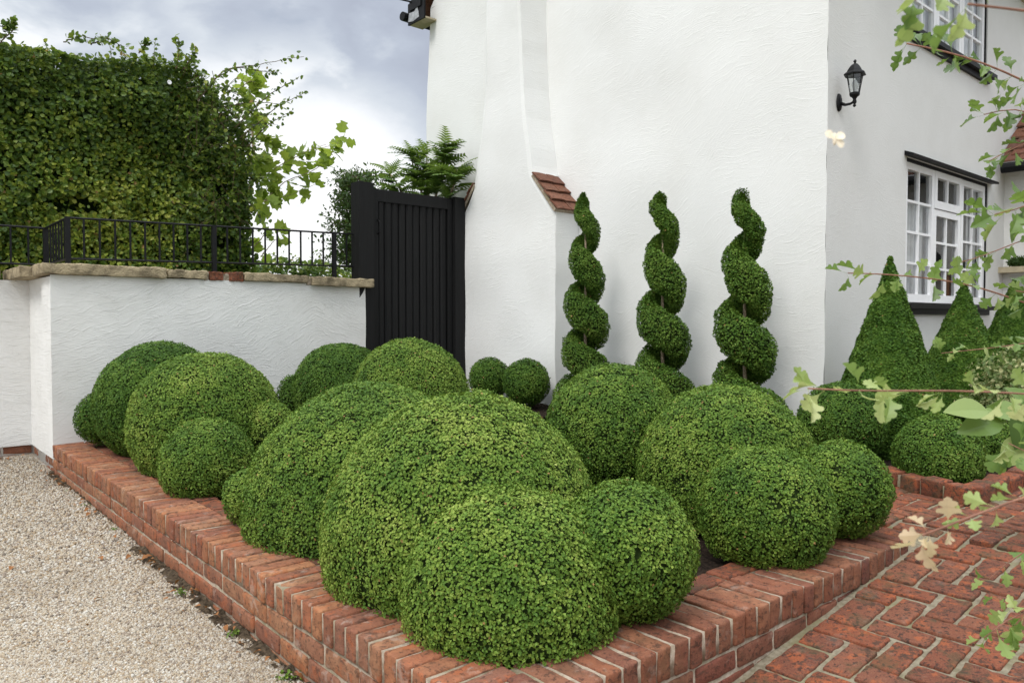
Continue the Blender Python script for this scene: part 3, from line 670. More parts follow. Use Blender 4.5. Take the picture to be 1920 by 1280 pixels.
# porch tiles and gutter on the return
mb = MB()
for k_ in range(9):
    z0 = 2.87+k_*.075; y_ = YS-.001
    for j in range(26):
        yy = YS-.02-j*.165-(k_ % 2)*.08
        xa = XE-.24+k_*.085
        mb.faces([(xa, yy, z0), (xa, yy-.158, z0), (xa+.24, yy-.158, z0+.16), (xa+.24, yy, z0+.16), (xa, yy, z0+.016), (xa, yy-.158, z0+.016), (xa+.24, yy-.158, z0+.176), (xa+.24, yy, z0+.176)],
                 [(0, 3, 2, 1), (4, 5, 6, 7), (0, 1, 5, 4), (1, 2, 6, 5), (3, 0, 4, 7)])
pr = mb.build('porch_roof', M['tile'], ho)
mb = MB(); mb.tube([(XE-.27, YS-.05, 2.80), (XE-.27, YS-2, 2.80), (XE-.27, YS-4.2, 2.80)], .05, 10); mb.box((XE-.20, YS-4.2, 2.80), (XE-.17, YS-.03, 2.868))
mb.build('gutter', M['blackpaint'], pr)
# ------------------------------------------------------------------ lantern on the side wall
la_p = aty(1572, 193, YS)
la = empty('wall_lantern', tuple(la_p), 'black six sided carriage lantern on a wall bracket near the cottage corner', 'lantern')
lx, lz = la_p[0], la_p[2]; yo = YS-.16
b = MB()
b.lathe([(.004, 0), (.052, .004), (.046, .018), (.02, .03)], (0, 0, 0), 12, axis='y')
V = b.V[0]; V[:, 1] = -V[:, 1]; V[:, 2] *= 1.75; V += np.array((lx, YS, lz)); b.V[0] = V; b.build('back_plate', M['iron'], la, True)
b = MB(); b.tube([(lx, YS-.02, lz-.01), (lx, YS-.07, lz-.035), (lx, YS-.12, lz-.035), (lx, yo, lz-.02), (lx, yo, lz+.02)], [.018, .014, .013, .014, .016], 8)
b.lathe([(.004, -.075), (.013, -.068), (.016, -.058), (.008, -.048), (.017, -.036), (.020, -.02), (.014, .0), (.026, .02), (.042, .03), (.048, .045), (.046, .052)], (lx, yo, lz), 12)
b.build('bracket', M['iron'], la, True)
zb0, zt0, rb, rt = lz+.052, lz+.235, .044, .078
b = MB()
for k_ in range(6):
    a = k_*pi/3+.3; a2 = a+pi/3
    b.tube([(lx+rb*cos(a), yo+rb*sin(a), zb0), (lx+(rb+rt)/2*cos(a), yo+(rb+rt)/2*sin(a), (zb0+zt0)/2), (lx+rt*cos(a), yo+rt*sin(a), zt0)], .0042, 5)
    for zz2, rr2 in ((zb0+.004, rb), (zt0-.004, rt)): b.tube([(lx+rr2*cos(a), yo+rr2*sin(a), zz2), (lx+rr2*cos((a+a2)/2)*.97, yo+rr2*sin((a+a2)/2)*.97, zz2), (lx+rr2*cos(a2), yo+rr2*sin(a2), zz2)], .006, 5)
b.build('cage', M['iron'], la)
b = MB(); b.lathe([(rb*.93, zb0-lz), (rt*.93, zt0-lz)], (lx, yo, lz), 6, twist=.3); b.T[0] = b.T[0][:-2]; b.L[0] = b.L[0][:-12]; b.M[0] = b.M[0][:-2]; b.A[0] = b.A[0][:-2]
b.build('glass', M['glass'], la)
b = MB(); b.lathe([(.105, .228), (.108, .236), (.10, .246), (.078, .262), (.066, .285), (.048, .312), (.030, .332), (.014, .34)], (lx, yo, lz), 6, twist=.3)
b.lathe([(.012, .338), (.009, .352), (.016, .362), (.011, .374), (.003, .380)], (lx, yo, lz), 10); b.build('roof', M['iron'], la)
b = MB(); b.lathe([(.014, .052), (.016, .10), (.026, .125), (.028, .15), (.016, .18), (.003, .186)], (lx, yo, lz), 10); b.build('bulb', M['white'], la, True); la.scale = (.76, .76, .76)
# small bits under the porch eave: a timber ledge with a fern basket and a round lamp
lg = atx(1866, 508, XE-.01)
wb = empty('timber_ledge', tuple(lg), 'pale timber ledge with upright brace beside the cottage window', 'ledge')
b = MB(); b.box((XE-.16, lg[1]-1.2, lg[2]-.03), (XE-.002, lg[1]+.02, lg[2]+.03)); b.build('board', M['beige'], wb)
b = MB(); b.box((XE-.15, lg[1]-.52, lg[2]-.32), (XE-.06, lg[1]-.44, lg[2]-.031)); b.build('brace', plain('orange_timber', (.42, .20, .10), .8), wb)
ba = (XE-.10, lg[1]-.24, lg[2]+.03)
b = MB(); q = rng.normal(0, 1, (700, 3)); q = unit(q)*rng.random((700, 1))**.4*(.07, .10, .055)+np.array(ba)+(0, 0, .045)
LEAF_V = np.array([(0, 0, 0), (.30, -.42, .10), (.72, -.34, .10), (1, 0, 0), (.72, .34, .10), (.30, .42, .10)]); LEAF_F = [(0, 3, 2, 1), (0, 5, 4, 3)]
b.inst(LEAF_V, LEAF_F, q, rng.normal(0, 1, (700, 3)), rng.normal(0, 1, (700, 3)), .03, .6)
props(b.build('moss_clump', M['dkshrub']), 'small dark clump of moss lying on the timber ledge', 'moss')
b = MB(); b.lathe([(.01, .10), (.05, .095), (.075, .06), (.09, .0), (.085, -.01), (.06, .0)], (XE-.14, lg[1]-.62, lg[2]+.16), 14, axis='x'); 
b.tube([(XE-.03, lg[1]-.62, lg[2]+.02), (XE-.06, lg[1]-.62, lg[2]+.10), (XE-.10, lg[1]-.62, lg[2]+.16)], .018, 6)
props(b.build('spot_lamp', M['iron'], smooth=True), 'round black spot lamp above the timber ledge', 'lamp')
b = MB(); p0 = atx(772, 4, 5.25); b.tube([p0, p0+np.array((-1.5, 1.0, .33)), p0+np.array((-9, 6, 2.3))], .012, 5)
props(b.build('overhead_cable', M['iron']), 'thin dark cable running into the eaves of the cottage', 'cable')

# ------------------------------------------------------------------ clipped box
def leaves(mb, P, Nn, size, rng, tint, wid=1.0, spread=.75, up=.30, out=.35, mat=0, tv=LEAF_V, tf=LEAF_F):
    n = len(P)
    nn = unit(Nn+rng.normal(0, spread, (n, 3))*.8+np.array((0, 0, up)))
    uu = rng.normal(0, 1, (n, 3)); uu = uu-nn*np.sum(uu*nn, 1, keepdims=True)
    uu = unit(unit(uu)+Nn*out)
    mb.inst(tv, tf, P, uu, nn, size*rng.uniform(.7, 1.25, n), wid*rng.uniform(.8, 1.15, n), mat, tint)
def tint_of(P, rng, base, seed, k=1.0):
    return np.clip(base+(vnoise(P, 7, seed)-.5)*.55*k+(vnoise(P, 24, seed+1)-.5)*.55*k+rng.normal(0, .09, len(P)), 0, 1)
DIA_V = np.array([(0, 0, 0), (.42, -.46, .14), (1, 0, 0), (.42, .46, .14)]); DIA_F = [(0, 2, 1), (0, 3, 2)]
BL = []
def ball(*a, **k): BL.append((a, k))
def grow(me_, name, lab, C, r, rv, z0, base, size=None, dens=1.0, mat='box', seed=0, group='clipped box balls in the brick planter'):
    C = np.array(C); rng = np.random.default_rng(100+seed)
    dist = C[0]*FW[0]+C[1]*FW[1]; size = float(np.clip(.0105+.0011*(dist-2.2), .0115, .0155))
    n = int(dens*4*pi*r*r*3.9/size**2)
    D = unit(rng.normal(0, 1, (n, 3)))
    def low(D): return 1+.022*(vnoise(D*2.1+seed*9.1, 1.0, seed)-.5)*2+.014*(vnoise(D*5+seed*3.3, 1.0, seed+3)-.5)*2
    R_ = np.array((r, r, rv)); Nn = unit(D/R_)
    jit = np.where(rng.random(n) < .03, rng.uniform(0, .007, n), -rng.random(n)**1.5*.024)
    P = C+D*R_*low(D)[:, None]+Nn*(jit+(vnoise(D*r, 34, seed+5)-.5)*.014)[:, None]
    k = P[:, 2] > z0-.005
    for a, _ in BL:                                                      # nothing grows inside a neighbour
        if a[2] is not me_[2]: k &= np.linalg.norm((P-np.array(a[2]))/(np.array((a[3], a[3], a[4]))-.05), axis=1) > 1
    k &= (vnoise(P, 17, seed+40) > .17) | (rng.random(n) < .35)             # thin places
    P, Nn = P[k], Nn[k]
    mb = MB(); leaves(mb, P, Nn, size, rng, tint_of(P, rng, base, seed), .85, .38, .05, .26, tv=DIA_V, tf=DIA_F)
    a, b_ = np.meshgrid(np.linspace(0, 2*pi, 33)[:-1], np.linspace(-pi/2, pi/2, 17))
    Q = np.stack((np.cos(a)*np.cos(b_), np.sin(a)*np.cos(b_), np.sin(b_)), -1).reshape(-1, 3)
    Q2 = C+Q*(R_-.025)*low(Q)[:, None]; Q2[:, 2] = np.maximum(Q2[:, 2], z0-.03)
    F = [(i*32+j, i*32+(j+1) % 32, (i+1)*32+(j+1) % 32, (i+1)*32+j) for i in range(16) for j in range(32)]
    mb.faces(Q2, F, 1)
    return props(mb.build(name, [M[mat], M['core']], loc=(C[0], C[1], z0)), lab, 'topiary', group)
GB = 'clipped box balls in the bed by the cottage'
ball('box_ball', 'pale green box ball nearest the camera, on the corner of the planter', (1.575, 1.832, .345), .353, .353, ZP, .70, seed=1)
ball('box_ball', 'box ball tucked right of the nearest ball, against the right coping', (1.892, 1.627, .478), .230, .225, ZP, .46, seed=2)
ball('box_ball', 'largest box dome, directly behind the nearest ball', (1.737, 2.300, .418), .532, .530, ZP, .64, seed=3)
ball('box_ball', 'big box dome left of the largest dome, over the left coping', (1.845, 3.14, .345), .590, .588, ZP, .47, seed=4)
ball('box_ball', 'large round box ball behind the small ball on the left coping', (1.731, 5.046, .546), .479, .475, ZP, .56, seed=5)
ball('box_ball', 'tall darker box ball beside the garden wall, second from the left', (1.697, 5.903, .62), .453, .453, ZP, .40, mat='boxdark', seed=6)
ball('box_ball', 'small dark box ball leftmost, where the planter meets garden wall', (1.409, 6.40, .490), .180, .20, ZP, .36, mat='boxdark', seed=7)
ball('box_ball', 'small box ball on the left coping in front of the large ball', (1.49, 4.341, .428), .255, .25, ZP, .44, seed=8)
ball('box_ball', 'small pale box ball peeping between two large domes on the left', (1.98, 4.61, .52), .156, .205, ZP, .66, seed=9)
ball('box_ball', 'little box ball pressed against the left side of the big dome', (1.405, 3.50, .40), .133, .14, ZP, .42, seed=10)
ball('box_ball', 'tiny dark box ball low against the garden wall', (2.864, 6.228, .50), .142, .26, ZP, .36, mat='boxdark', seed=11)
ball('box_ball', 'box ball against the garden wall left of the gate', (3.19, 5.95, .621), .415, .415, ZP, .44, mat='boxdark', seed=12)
ball('box_ball', 'box ball in front of the black gate', (3.09, 4.72, .654), .435, .435, ZP, .52, seed=13)
ball('box_ball', 'box ball just showing over the top of the largest dome', (2.596, 3.29, .56), .20, .29, ZP, .56, seed=16)
ball('box_ball', 'box dome in front of the spiral trees, left of the right hand dome', (3.23, 2.866, .590), .387, .395, ZP, .40, seed=17)
ball('box_ball', 'large box dome behind the two balls on the right coping', (3.232, 2.141, .485), .429, .427, ZP, .54, seed=18)
ball('box_ball', 'round box ball on the right coping before the large dome', (2.81, 1.669, .445), .269, .269, ZP, .44, seed=19)
ball('box_ball', 'box ball at the far right end of the planter coping', (3.292, 1.592, .484), .216, .212, ZP, .45, seed=20)
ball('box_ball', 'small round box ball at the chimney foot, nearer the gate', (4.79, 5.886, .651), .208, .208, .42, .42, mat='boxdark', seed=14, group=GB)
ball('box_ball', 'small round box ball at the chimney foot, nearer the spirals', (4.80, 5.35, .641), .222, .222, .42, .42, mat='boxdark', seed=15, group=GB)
ball('box_ball', 'dark box ball below the first cone at the cottage corner', (4.87, 2.35, .5525), .2755, .275, .30, .30, mat='boxdark', seed=21, group=GB)  # low leaf tint: shade at the back of the bed put into the colour
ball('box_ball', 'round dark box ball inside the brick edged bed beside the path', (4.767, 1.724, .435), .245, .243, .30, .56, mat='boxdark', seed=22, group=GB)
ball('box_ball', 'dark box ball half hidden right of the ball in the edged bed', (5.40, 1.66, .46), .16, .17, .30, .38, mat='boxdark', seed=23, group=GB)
for a_, k_ in BL: grow(a_, *a_, **k_)
def cone(lab, x, y, zt, z0, slope, rmax, seed):
    rng = np.random.default_rng(300+seed); n = 110000
    hh = rng.random(n*2); keep = rng.random(n*2) < np.minimum(1, (hh*(zt-z0)*slope+.02)/rmax); hh = hh[keep][:n]; n = len(hh)
    an = rng.uniform(0, 2*pi, n)
    def rad(h, a): 
        rr = np.minimum(h*(zt-z0)*slope, rmax*(1-.25*np.clip(h-.80, 0, 1)/.20))+.004
        return rr
    r0 = rad(hh, an); D = np.stack((np.cos(an), np.sin(an), np.full(n, slope)), 1); Nn = unit(D)
    P = np.stack((x+r0*np.cos(an), y+r0*np.sin(an), zt-hh*(zt-z0)), 1)
    P += Nn*((vnoise(P, 22, seed)-.5)*.018-rng.random(n)**1.5*.026)[:, None]
    mb = MB(); leaves(mb, P, Nn, .0172, rng, tint_of(P, rng, .36, seed), .85, .55, .12, .3, tv=DIA_V, tf=DIA_F)  # leaf tint kept low, so the cones' shade sits in their colour
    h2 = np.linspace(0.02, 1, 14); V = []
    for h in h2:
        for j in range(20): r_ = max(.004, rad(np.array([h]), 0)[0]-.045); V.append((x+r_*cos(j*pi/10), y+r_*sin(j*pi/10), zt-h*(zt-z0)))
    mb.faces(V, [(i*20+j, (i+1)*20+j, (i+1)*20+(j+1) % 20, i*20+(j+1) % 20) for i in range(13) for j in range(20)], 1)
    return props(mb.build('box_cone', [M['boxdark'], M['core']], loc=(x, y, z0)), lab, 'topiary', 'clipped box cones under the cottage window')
cone('clipped box cone nearest the cottage corner, left of the window', 5.50, 2.32, 1.67, .30, .335, .355, 1)
cone('clipped box cone standing in front of the lower window', 6.80, 2.29, 1.53, .30, .41, .40, 2)
cone('clipped box cone at the right, past the lower window', 8.06, 2.29, 1.60, .30, .41, .42, 3)
def spiral(lab, x, y, zt, zr, pitch, seed, s=1.0):
    z0 = .40; rng = np.random.default_rng(400+seed); n = 58000
    R3 = np.array((RT[0], RT[1], 0)); K3 = np.array((-FW[0], -FW[1], 0))   # right and front headings
    def geo(zc_):
        f = np.clip((zt-zc_)/(zt-z0), 0, 1)
        Rr = (.030+.092*np.minimum(f*1.8, 1)+.085*np.clip((f-.80)/.2, 0, 1))*s
        ar = (.060+.044*np.minimum(f*1.6, 1)+.045*np.clip((f-.80)/.2, 0, 1))*s
        az = np.minimum(.075+.100*np.minimum(f*3, 1), pitch*.385)
        return Rr, ar, az
    zc_ = z0+.05+(zt-.06-z0-.05)*(1-rng.random(n)**.9); ph = rng.uniform(0, 2*pi, n)
    def surf(zc_, ph, off):
        Rr, ar, az = geo(zc_); th = 2*pi*(zc_-zr)/pitch
        e = np.cos(th)[:, None]*R3+np.sin(th)[:, None]*K3
        ra_ = Rr+(ar+off)*np.cos(ph)
        P = np.array((x, y, 0))+e*ra_[:, None]; P[:, 2] = zc_+(az+off)*np.sin(ph)
        Nn = e*(np.cos(ph)/ar)[:, None]; Nn[:, 2] = np.sin(ph)/az
        return P, unit(Nn)
    P, Nn = surf(zc_, ph, 0.)
    P += Nn*((vnoise(P, 18, seed)-.5)*.032-rng.random(n)**1.4*.022)[:, None]
    tag_ = empty('spiral_tree', (x, y, z0), lab, 'topiary', 'spiral box trees against the white gable')
    mb = MB(); leaves(mb, P, Nn, .0165, rng, tint_of(P, rng, .52, seed), .85, .65, tv=DIA_V, tf=DIA_F)
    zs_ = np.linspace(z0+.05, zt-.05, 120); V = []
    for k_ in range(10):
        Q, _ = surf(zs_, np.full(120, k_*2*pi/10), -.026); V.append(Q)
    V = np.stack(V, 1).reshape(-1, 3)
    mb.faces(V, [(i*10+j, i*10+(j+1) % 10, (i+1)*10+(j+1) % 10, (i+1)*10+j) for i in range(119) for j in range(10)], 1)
    mb.build('foliage', [M['boxdark'], M['core']], tag_)
    b = MB(); zz_ = np.linspace(z0-.1, zt-.2, 14); b.tube(np.stack((x+.008*np.sin(zz_*5), y+.008*np.cos(zz_*4), zz_), 1), np.linspace(.017, .009, 14), 7); b.build('trunk', M['bark'], tag_, True)
    return tag_
spiral('slimmest spiral box tree, nearest the chimney breast', 4.95, 4.728, 2.345, 1.995, .418, 1, .93)
spiral('middle one of the three spiral box trees against the gable', 4.95, 3.870, 2.245, 1.905, .440, 2, .96)
spiral('spiral box tree nearest the cottage corner, tallest in the picture', 4.95, 3.120, 2.160, 1.835, .445, 3, 1.0)
# variegated shrub at the right edge
def blob(mb, C, R_, n, size, rng, base, seed, mat=0, shell=.45, wid=1., tv=LEAF_V, tf=LEAF_F, up=.3):
    D = unit(rng.normal(0, 1, (n, 3))); f = (1-shell*rng.random(n)**1.5)*(1+.5*(vnoise(D*3+seed, 1.3, seed)-.5))
    P = np.array(C)+D*np.array(R_)*f[:, None]
    leaves(mb, P, D, size, rng, np.clip(base+(vnoise(P, 5, seed)-.5)*.7+rng.normal(0, .12, n), 0, 1), wid, .9, up, .5, mat, tv, tf)
rng = np.random.default_rng(77)
c0 = at(1895, 690, 5.6); mb = MB(); blob(mb, (c0[0]+.15, c0[1]-.1, .62), (.5, .42, .42), 5200, .030, rng, .5, 7)
props(mb.build('variegated_shrub', M['varieg']), 'cream variegated shrub beside the second box cone', 'shrub')
# ------------------------------------------------------------------ tall hedge behind the garden wall
YH = 9.4
hg = empty('tall_hedge', (1.0, YH, 0), 'tall clipped leafy hedge behind the garden wall and railing', 'hedge')
rng = np.random.default_rng(55); n = 88000
HX0, HX1 = -3.2, 3.80
def top(x): return 4.05+.095*(x-1.2)-np.clip(x-3.15, 0, 1)*1.05
hx = rng.uniform(HX0, HX1, n); hz = .6+(top(hx)-.6)*rng.random(n)
hy = YH+rng.random(n)**1.8*.32
P = np.stack((hx, hy, hz), 1); P[:, 1] += (vnoise(P, 1.6, 2)-.5)*.26+(vnoise(P, 4.5, 3)-.5)*.15
hole = vnoise(P*(1, .2, 1.4), 2.6, 9)
keep = (hole > .20) | (P[:, 2] > 2.9) | (rng.random(n) < .12); P = P[keep]; n = len(P)
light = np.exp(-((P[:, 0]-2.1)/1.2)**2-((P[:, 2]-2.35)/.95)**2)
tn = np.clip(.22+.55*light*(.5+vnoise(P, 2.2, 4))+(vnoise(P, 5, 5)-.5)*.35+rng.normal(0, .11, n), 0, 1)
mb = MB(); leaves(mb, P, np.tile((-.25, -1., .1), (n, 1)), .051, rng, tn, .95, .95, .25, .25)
# the end face and the untidy top
m_ = 9000; e = np.stack((HX1+(rng.random(m_)-.9)*.22, YH+rng.random(m_)*1.1, .6+2.75*rng.random(m_)), 1); e[:, 0] += (vnoise(e, 2.5, 8)-.5)*.3-np.clip(e[:, 2]-2.6, 0, 2)*.30
leaves(mb, e, np.tile((1., -.3, .1), (m_, 1)), .06, rng, np.clip(.25+rng.normal(0, .12, m_), 0, 1), 1.1)
m_ = 9000; x = rng.uniform(HX0, HX1, m_); e = np.stack((x, YH+rng.random(m_)*1.1, top(x)-.02+rng.normal(0, .03, m_)+(vnoise(np.stack((x, x*0, x*0), 1), 2.3, 6)-.5)*.14), 1)
leaves(mb, e, np.tile((0, -.3, 1.), (m_, 1)), .058, rng, np.clip(.33+rng.normal(0, .14, m_), 0, 1), 1.0, .9)
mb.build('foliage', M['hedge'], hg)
mb = MB(); 
gx = np.linspace(HX0, HX1-.25, 60)
def inn(P): 
    P[:, 1] += .34+(vnoise(P, 1.6, 2)-.5)*.26; P[:, 2] = .3+(P[:, 2]-.3)*(top(P[:, 0])-.42)/3.7; return P
mb.grid((HX0, YH, .3), (HX1-.22-HX0, 0, 0), (0, 0, 3.7), 60, 34, inn)
mb.box((HX0, YH+.75, .3), (HX1-.35, YH+.9, 3.1))
mb.build('shade_backing', M['core'], hg)  # dark sheet and block: shade between the hedge leaves put into their colour
def sprig(mb, pts, r0, nl, size, rng, base, tv=LEAF_V, tf=LEAF_F, lm=0, tm=1, wid=.9, spread=.03, spacing=None, droop=.0):
    """a twig along pts with leaves left and right of it"""
    pts = np.asarray(pts, float); s_ = np.linspace(0, 1, 16); q = np.stack([np.interp(s_, np.linspace(0, 1, len(pts)), pts[:, k]) for k in range(3)], 1)
    q[1:-1] = (q[:-2]+2*q[1:-1]+q[2:])/4; q += rng.normal(0, r0*.5, q.shape)
    mb.tube(q, np.linspace(r0, r0*.35, 16), 5, tm)
    f = np.clip(np.linspace(.08, 1, nl)+rng.normal(0, .02, nl), 0, 1); P = np.stack([np.interp(f, s_, q[:, k]) for k in range(3)], 1)
    tan = unit(np.stack([np.interp(f, s_, np.gradient(q[:, k])) for k in range(3)], 1))
    sd = unit(np.cross(tan, rng.normal(0, 1, (nl, 3))+(0, 0, .6)))*np.where(np.arange(nl) % 2, 1, -1)[:, None]
    U = unit(sd+tan*.6+rng.normal(0, .35, (nl, 3))-np.array((0, 0, droop)))
    mb.inst(tv, tf, P+rng.normal(0, spread, (nl, 3))*.3, U, rng.normal(0, .6, (nl, 3))+(-.3, -.45, .8), size*rng.uniform(.6, 1.2, nl), wid, lm, np.clip(base+rng.normal(0, .2, nl), 0, 1))
mb = MB()
for k_ in range(36):                                                    # stray shoots above the clipped top
    x = rng.uniform(-.4, 3.4); p = np.array((x, YH+rng.uniform(0, .5), top(x)-.05)); h = rng.uniform(.10, .30)*(1.1 if x > 1.8 else .55)
    d = np.array((rng.normal(.15, .4), rng.normal(0, .2), 1))*h; sprig(mb, [p, p+d*.6, p+d+(rng.normal(0, .08), 0, 0)], .004, int(9+h*26), .050, rng, .38)
def H(px, py, y=YH-.1): return aty(px, py, y)
for pl_ in ([(370, 190), (420, 130), (480, 122), (570, 106)], [(400, 150), (440, 125), (500, 135), (520, 136)], [(440, 240), (500, 180), (560, 145)], [(450, 260), (520, 200), (575, 172)], [(460, 280), (500, 235), (548, 208)],
            [(410, 220), (440, 280), (450, 400)], [(330, 130), (336, 95), (334, 72)], [(345, 130), (362, 105), (366, 90)], [(380, 160), (420, 165), (470, 190)], [(430, 200), (470, 190), (530, 196)], [(440, 320), (470, 330), (485, 345)],
            [(120, 80), (150, 68), (215, 80)], [(170, 85), (200, 70), (238, 92)], [(-30, 48), (10, 50), (24, 45)], [(0, 80), (26, 55), (28, 38)], [(260, 100), (272, 85), (275, 80)]):
    sprig(mb, [H(*p) for p in pl_], .008, int(10+len(pl_)*8), .062, rng, .34, spread=.06)
for k_ in range(90):                                                    # climber hanging over the right hand end
    a = np.array((rng.uniform(2.9, 3.85), YH-.12+rng.uniform(-.08, .1), rng.uniform(2.3, 4.2))); a[2] = min(a[2], top(a[0])+.05)
    d = np.array((rng.normal(.12, .2), rng.normal(-.08, .08), rng.normal(-.02, .25))); sprig(mb, [a, a+d*.5, a+d+(0, 0, -.05)], .004, 9, .058, rng, .30, spread=.05)
mb.build('shoots', [M['hedge'], M['stem']], hg)
# white bindweed flower on the hedge
for px_, py_ in ((316, 156),):
    p = H(px_, py_, YH-.28); b = MB(); b.lathe([(.003, 0), (.008, .02), (.014, .030), (.026, .036), (.022, .033), (.012, .03)], (0, 0, 0), 10, axis='y'); b.V[0][:, 1] *= -1; b.V[0] += p
    b.build('flower', M['white'], hg, True)
# low hedge further off, seen under the sky
mb = MB(); rng = np.random.default_rng(66); n = 16000; YO = 13.5
P = np.stack((rng.uniform(4.6, 10.5, n), YO+rng.random(n)**1.6*.6, rng.uniform(.8, 2.28, n)), 1); P[:, 1] += (vnoise(P, 2, 4)-.5)*.4
P[:, 2] += (vnoise(P*(1, 0, 0), 2, 5)-.5)*.25*(P[:, 2] > 2)-(P[:, 0]-6)*.02
leaves(mb, P, np.tile((-.2, -1, .25), (n, 1)), .070, rng, np.clip(.30+(P[:, 2]-1.4)*.15+(vnoise(P, 4, 6)-.5)*.5+rng.normal(0, .12, n), 0, 1), 1.0)
mb.box((4.7, YO+.35, .5), (10.4, YO+.8, 2.1), 1)
for k_ in range(26):
    x = rng.uniform(5, 8.2); sprig(mb, [(x, YO+.2, 2.15), (x+.05, YO+.2, 2.32), (x+rng.normal(0, .1), YO+.2, 2.38+rng.random()*.25)], .005, 10, .06, rng, .45)
props(mb.build('low_hedge', [M['hedge'], M['core']]), 'lower clipped hedge in the distance beyond the railing', 'hedge')
# ------------------------------------------------------------------ tulip tree branch beyond the hedge
def lobed(edge, fold=.16, curl=.12):
    up_ = [(u_, 0, -curl*u_*u_) for u_, v in edge]; V = list(up_)
    V += [(u_, v, fold*v-curl*u_*u_) for u_, v in edge]; V += [(u_, -v, fold*v-curl*u_*u_) for u_, v in edge]
    k = len(edge); F = []
    for i in range(k-1): F += [(i, i+1, k+i+1, k+i), (i, 2*k+i, 2*k+i+1, i+1)]
    return np.array(V), F
TUL = lobed([(0, .01), (.06, .16), (.14, .40), (.22, .36), (.34, .34), (.50, .52), (.60, .34), (.70, .22), (.82, .30), (.88, .26), (.84, .02)], .12, .15)
HAW_E = [(-.40, .010), (-.02, .012), (.10, .05), (.26, .13), (.36, .26), (.43, .43), (.55, .45), (.60, .38), (.57, .22), (.62, .19), (.74, .33), (.85, .33), (.88, .25), (.86, .16), (.95, .15), (1.0, .01)]
HAWS = [lobed([(u_, v*kw) for u_, v in HAW_E], f_, c_) for kw, f_, c_ in ((1, .34, .25), (.85, .75, .5), (1.05, .15, -.25), (.7, 1.0, .15), (.95, .5, .7))]
tt = empty('tulip_tree', (4.0, 11.2, 0), 'young tulip tree with yellow green leaves beyond the hedge', 'tree')
YT = 10.8; rng = np.random.default_rng(88); mb = MB(); bb = MB()
def T(px, py, dy=0): return aty(px, py, YT+dy)
bb.tube([(3.7, YT+.2, -.1), (3.72, YT+.25, 1.6), T(478, 330, .2), T(470, 180, .3)], [.06, .05, .03, .012], 8)
for pl_, nl in (([(455, 420), (530, 340), (590, 320), (622, 290), (640, 255)], 26), ([(460, 330), (510, 285), (560, 290), (612, 270)], 22), ([(460, 390), (500, 375), (540, 368), (592, 345)], 18), ([(468, 260), (500, 255), (520, 275)], 14),
                ([(450, 220), (470, 170), (478, 150)], 18), ([(445, 170), (470, 150), (485, 160)], 14), ([(465, 300), (490, 330), (505, 365)], 16), ([(480, 340), (540, 300), (650, 262)], 20), ([(470, 470), (505, 430), (535, 425)], 9), ([(490, 480), (515, 450), (530, 445)], 7), ([(455, 200), (475, 215), (490, 235)], 12), ([(450, 280), (480, 300), (500, 300)], 12)):
    q = np.array([T(*p, rng.normal(0, .12)) for p in pl_]); sprig(mb, q, .008, int(nl*1.35), .195, rng, .6, TUL[0], TUL[1], spread=.18, wid=1.0, droop=.3)
bb.build('trunk', M['bark'], tt, True); mb.build('leaves', [M['tulip'], M['bark']], tt)
# ------------------------------------------------------------------ shrubs behind the gate
PIN_V, PIN_F = [], []
for k_ in range(8):                                                     # a frond: spiky leaflets in pairs
    u_ = .10+.118*k_; L = .33*(1-.075*k_)*(.65 if k_ == 0 else 1)
    for s_ in (-1, 1):
        b0 = len(PIN_V); PIN_V += [(u_-.045, 0, 0), (u_+L*.20, s_*L*.55, .03), (u_+L*.55, s_*L, -.03), (u_+L*.50, s_*L*.38, .0), (u_+.06, 0, 0)]; PIN_F.append((b0, b0+1, b0+2, b0+3, b0+4) if s_ < 0 else (b0+4, b0+3, b0+2, b0+1, b0))
PIN_V = np.array(PIN_V); PIN_V[:, 2] -= .28*PIN_V[:, 0]**2
fs = empty('frond_shrub', (5.02, 7.3, 0), 'arching shrub with feathery toothed fronds behind the black gate', 'shrub')
mb = MB(); bb = MB(); rng = np.random.default_rng(91); XF = 5.02
for bx, by, tx, ty, nn in ((815, 380, 836, 272, 64), (800, 380, 770, 285, 41), (760, 380, 726, 318, 35), (840, 380, 858, 318, 38), (800, 400, 800, 292, 41)):
    p0, p1 = atx(bx, by, XF), atx(tx, ty, XF); low_ = p0.copy(); low_[2] = .2
    bb.tube([low_, p0, (p0+p1)/2+rng.normal(0, .02, 3), p1], [.02, .016, .012, .006], 6)
    f = rng.random(nn)**.8; P = p0+(p1-p0)*f[:, None]; an = rng.uniform(0, 2*pi, nn)
    U = np.stack((np.minimum(np.cos(an), .55), np.sin(an), rng.uniform(.15, 1.0, nn)), 1)
    mb.inst(PIN_V, PIN_F, P, U, np.tile((0, 0, 1.), (nn, 1))+rng.normal(0, .25, (nn, 3)), rng.uniform(.20, .34, nn), 1.1, 0, np.clip(.30+.55*f+rng.normal(0, .15, nn), 0, 1))
bb.build('stem', M['bark'], fs, True); mb.build('fronds', M['shrub'], fs)
ds = empty('yew_shrub', (4.3, 9.2, 0), 'dark fine leaved shrub between the gate and the distant hedge', 'shrub')
mb = MB(); bb = MB(); YD = 8.6
c_ = aty(672, 430, YD); bb.tube([(c_[0], YD, -.1), (c_[0], YD, 1.5), aty(668, 330, YD)], [.04, .03, .01], 6)
for k_ in range(300):
    pz_ = rng.uniform(330, 505); p0 = aty(672+rng.normal(0, 10), pz_, YD+rng.normal(0, .12)); rr = (.24+.22*np.clip((pz_-330)/150, 0, 1))
    an = rng.uniform(0, 2*pi); d = np.array((cos(an), sin(an), rng.uniform(.0, .9)))*rr*rng.uniform(.5, 1.15)
    sprig(mb, [p0, p0+d*.5, p0+d-(0, 0, .04)], .004, 26, .055, rng, .42, wid=.55, spread=.08)
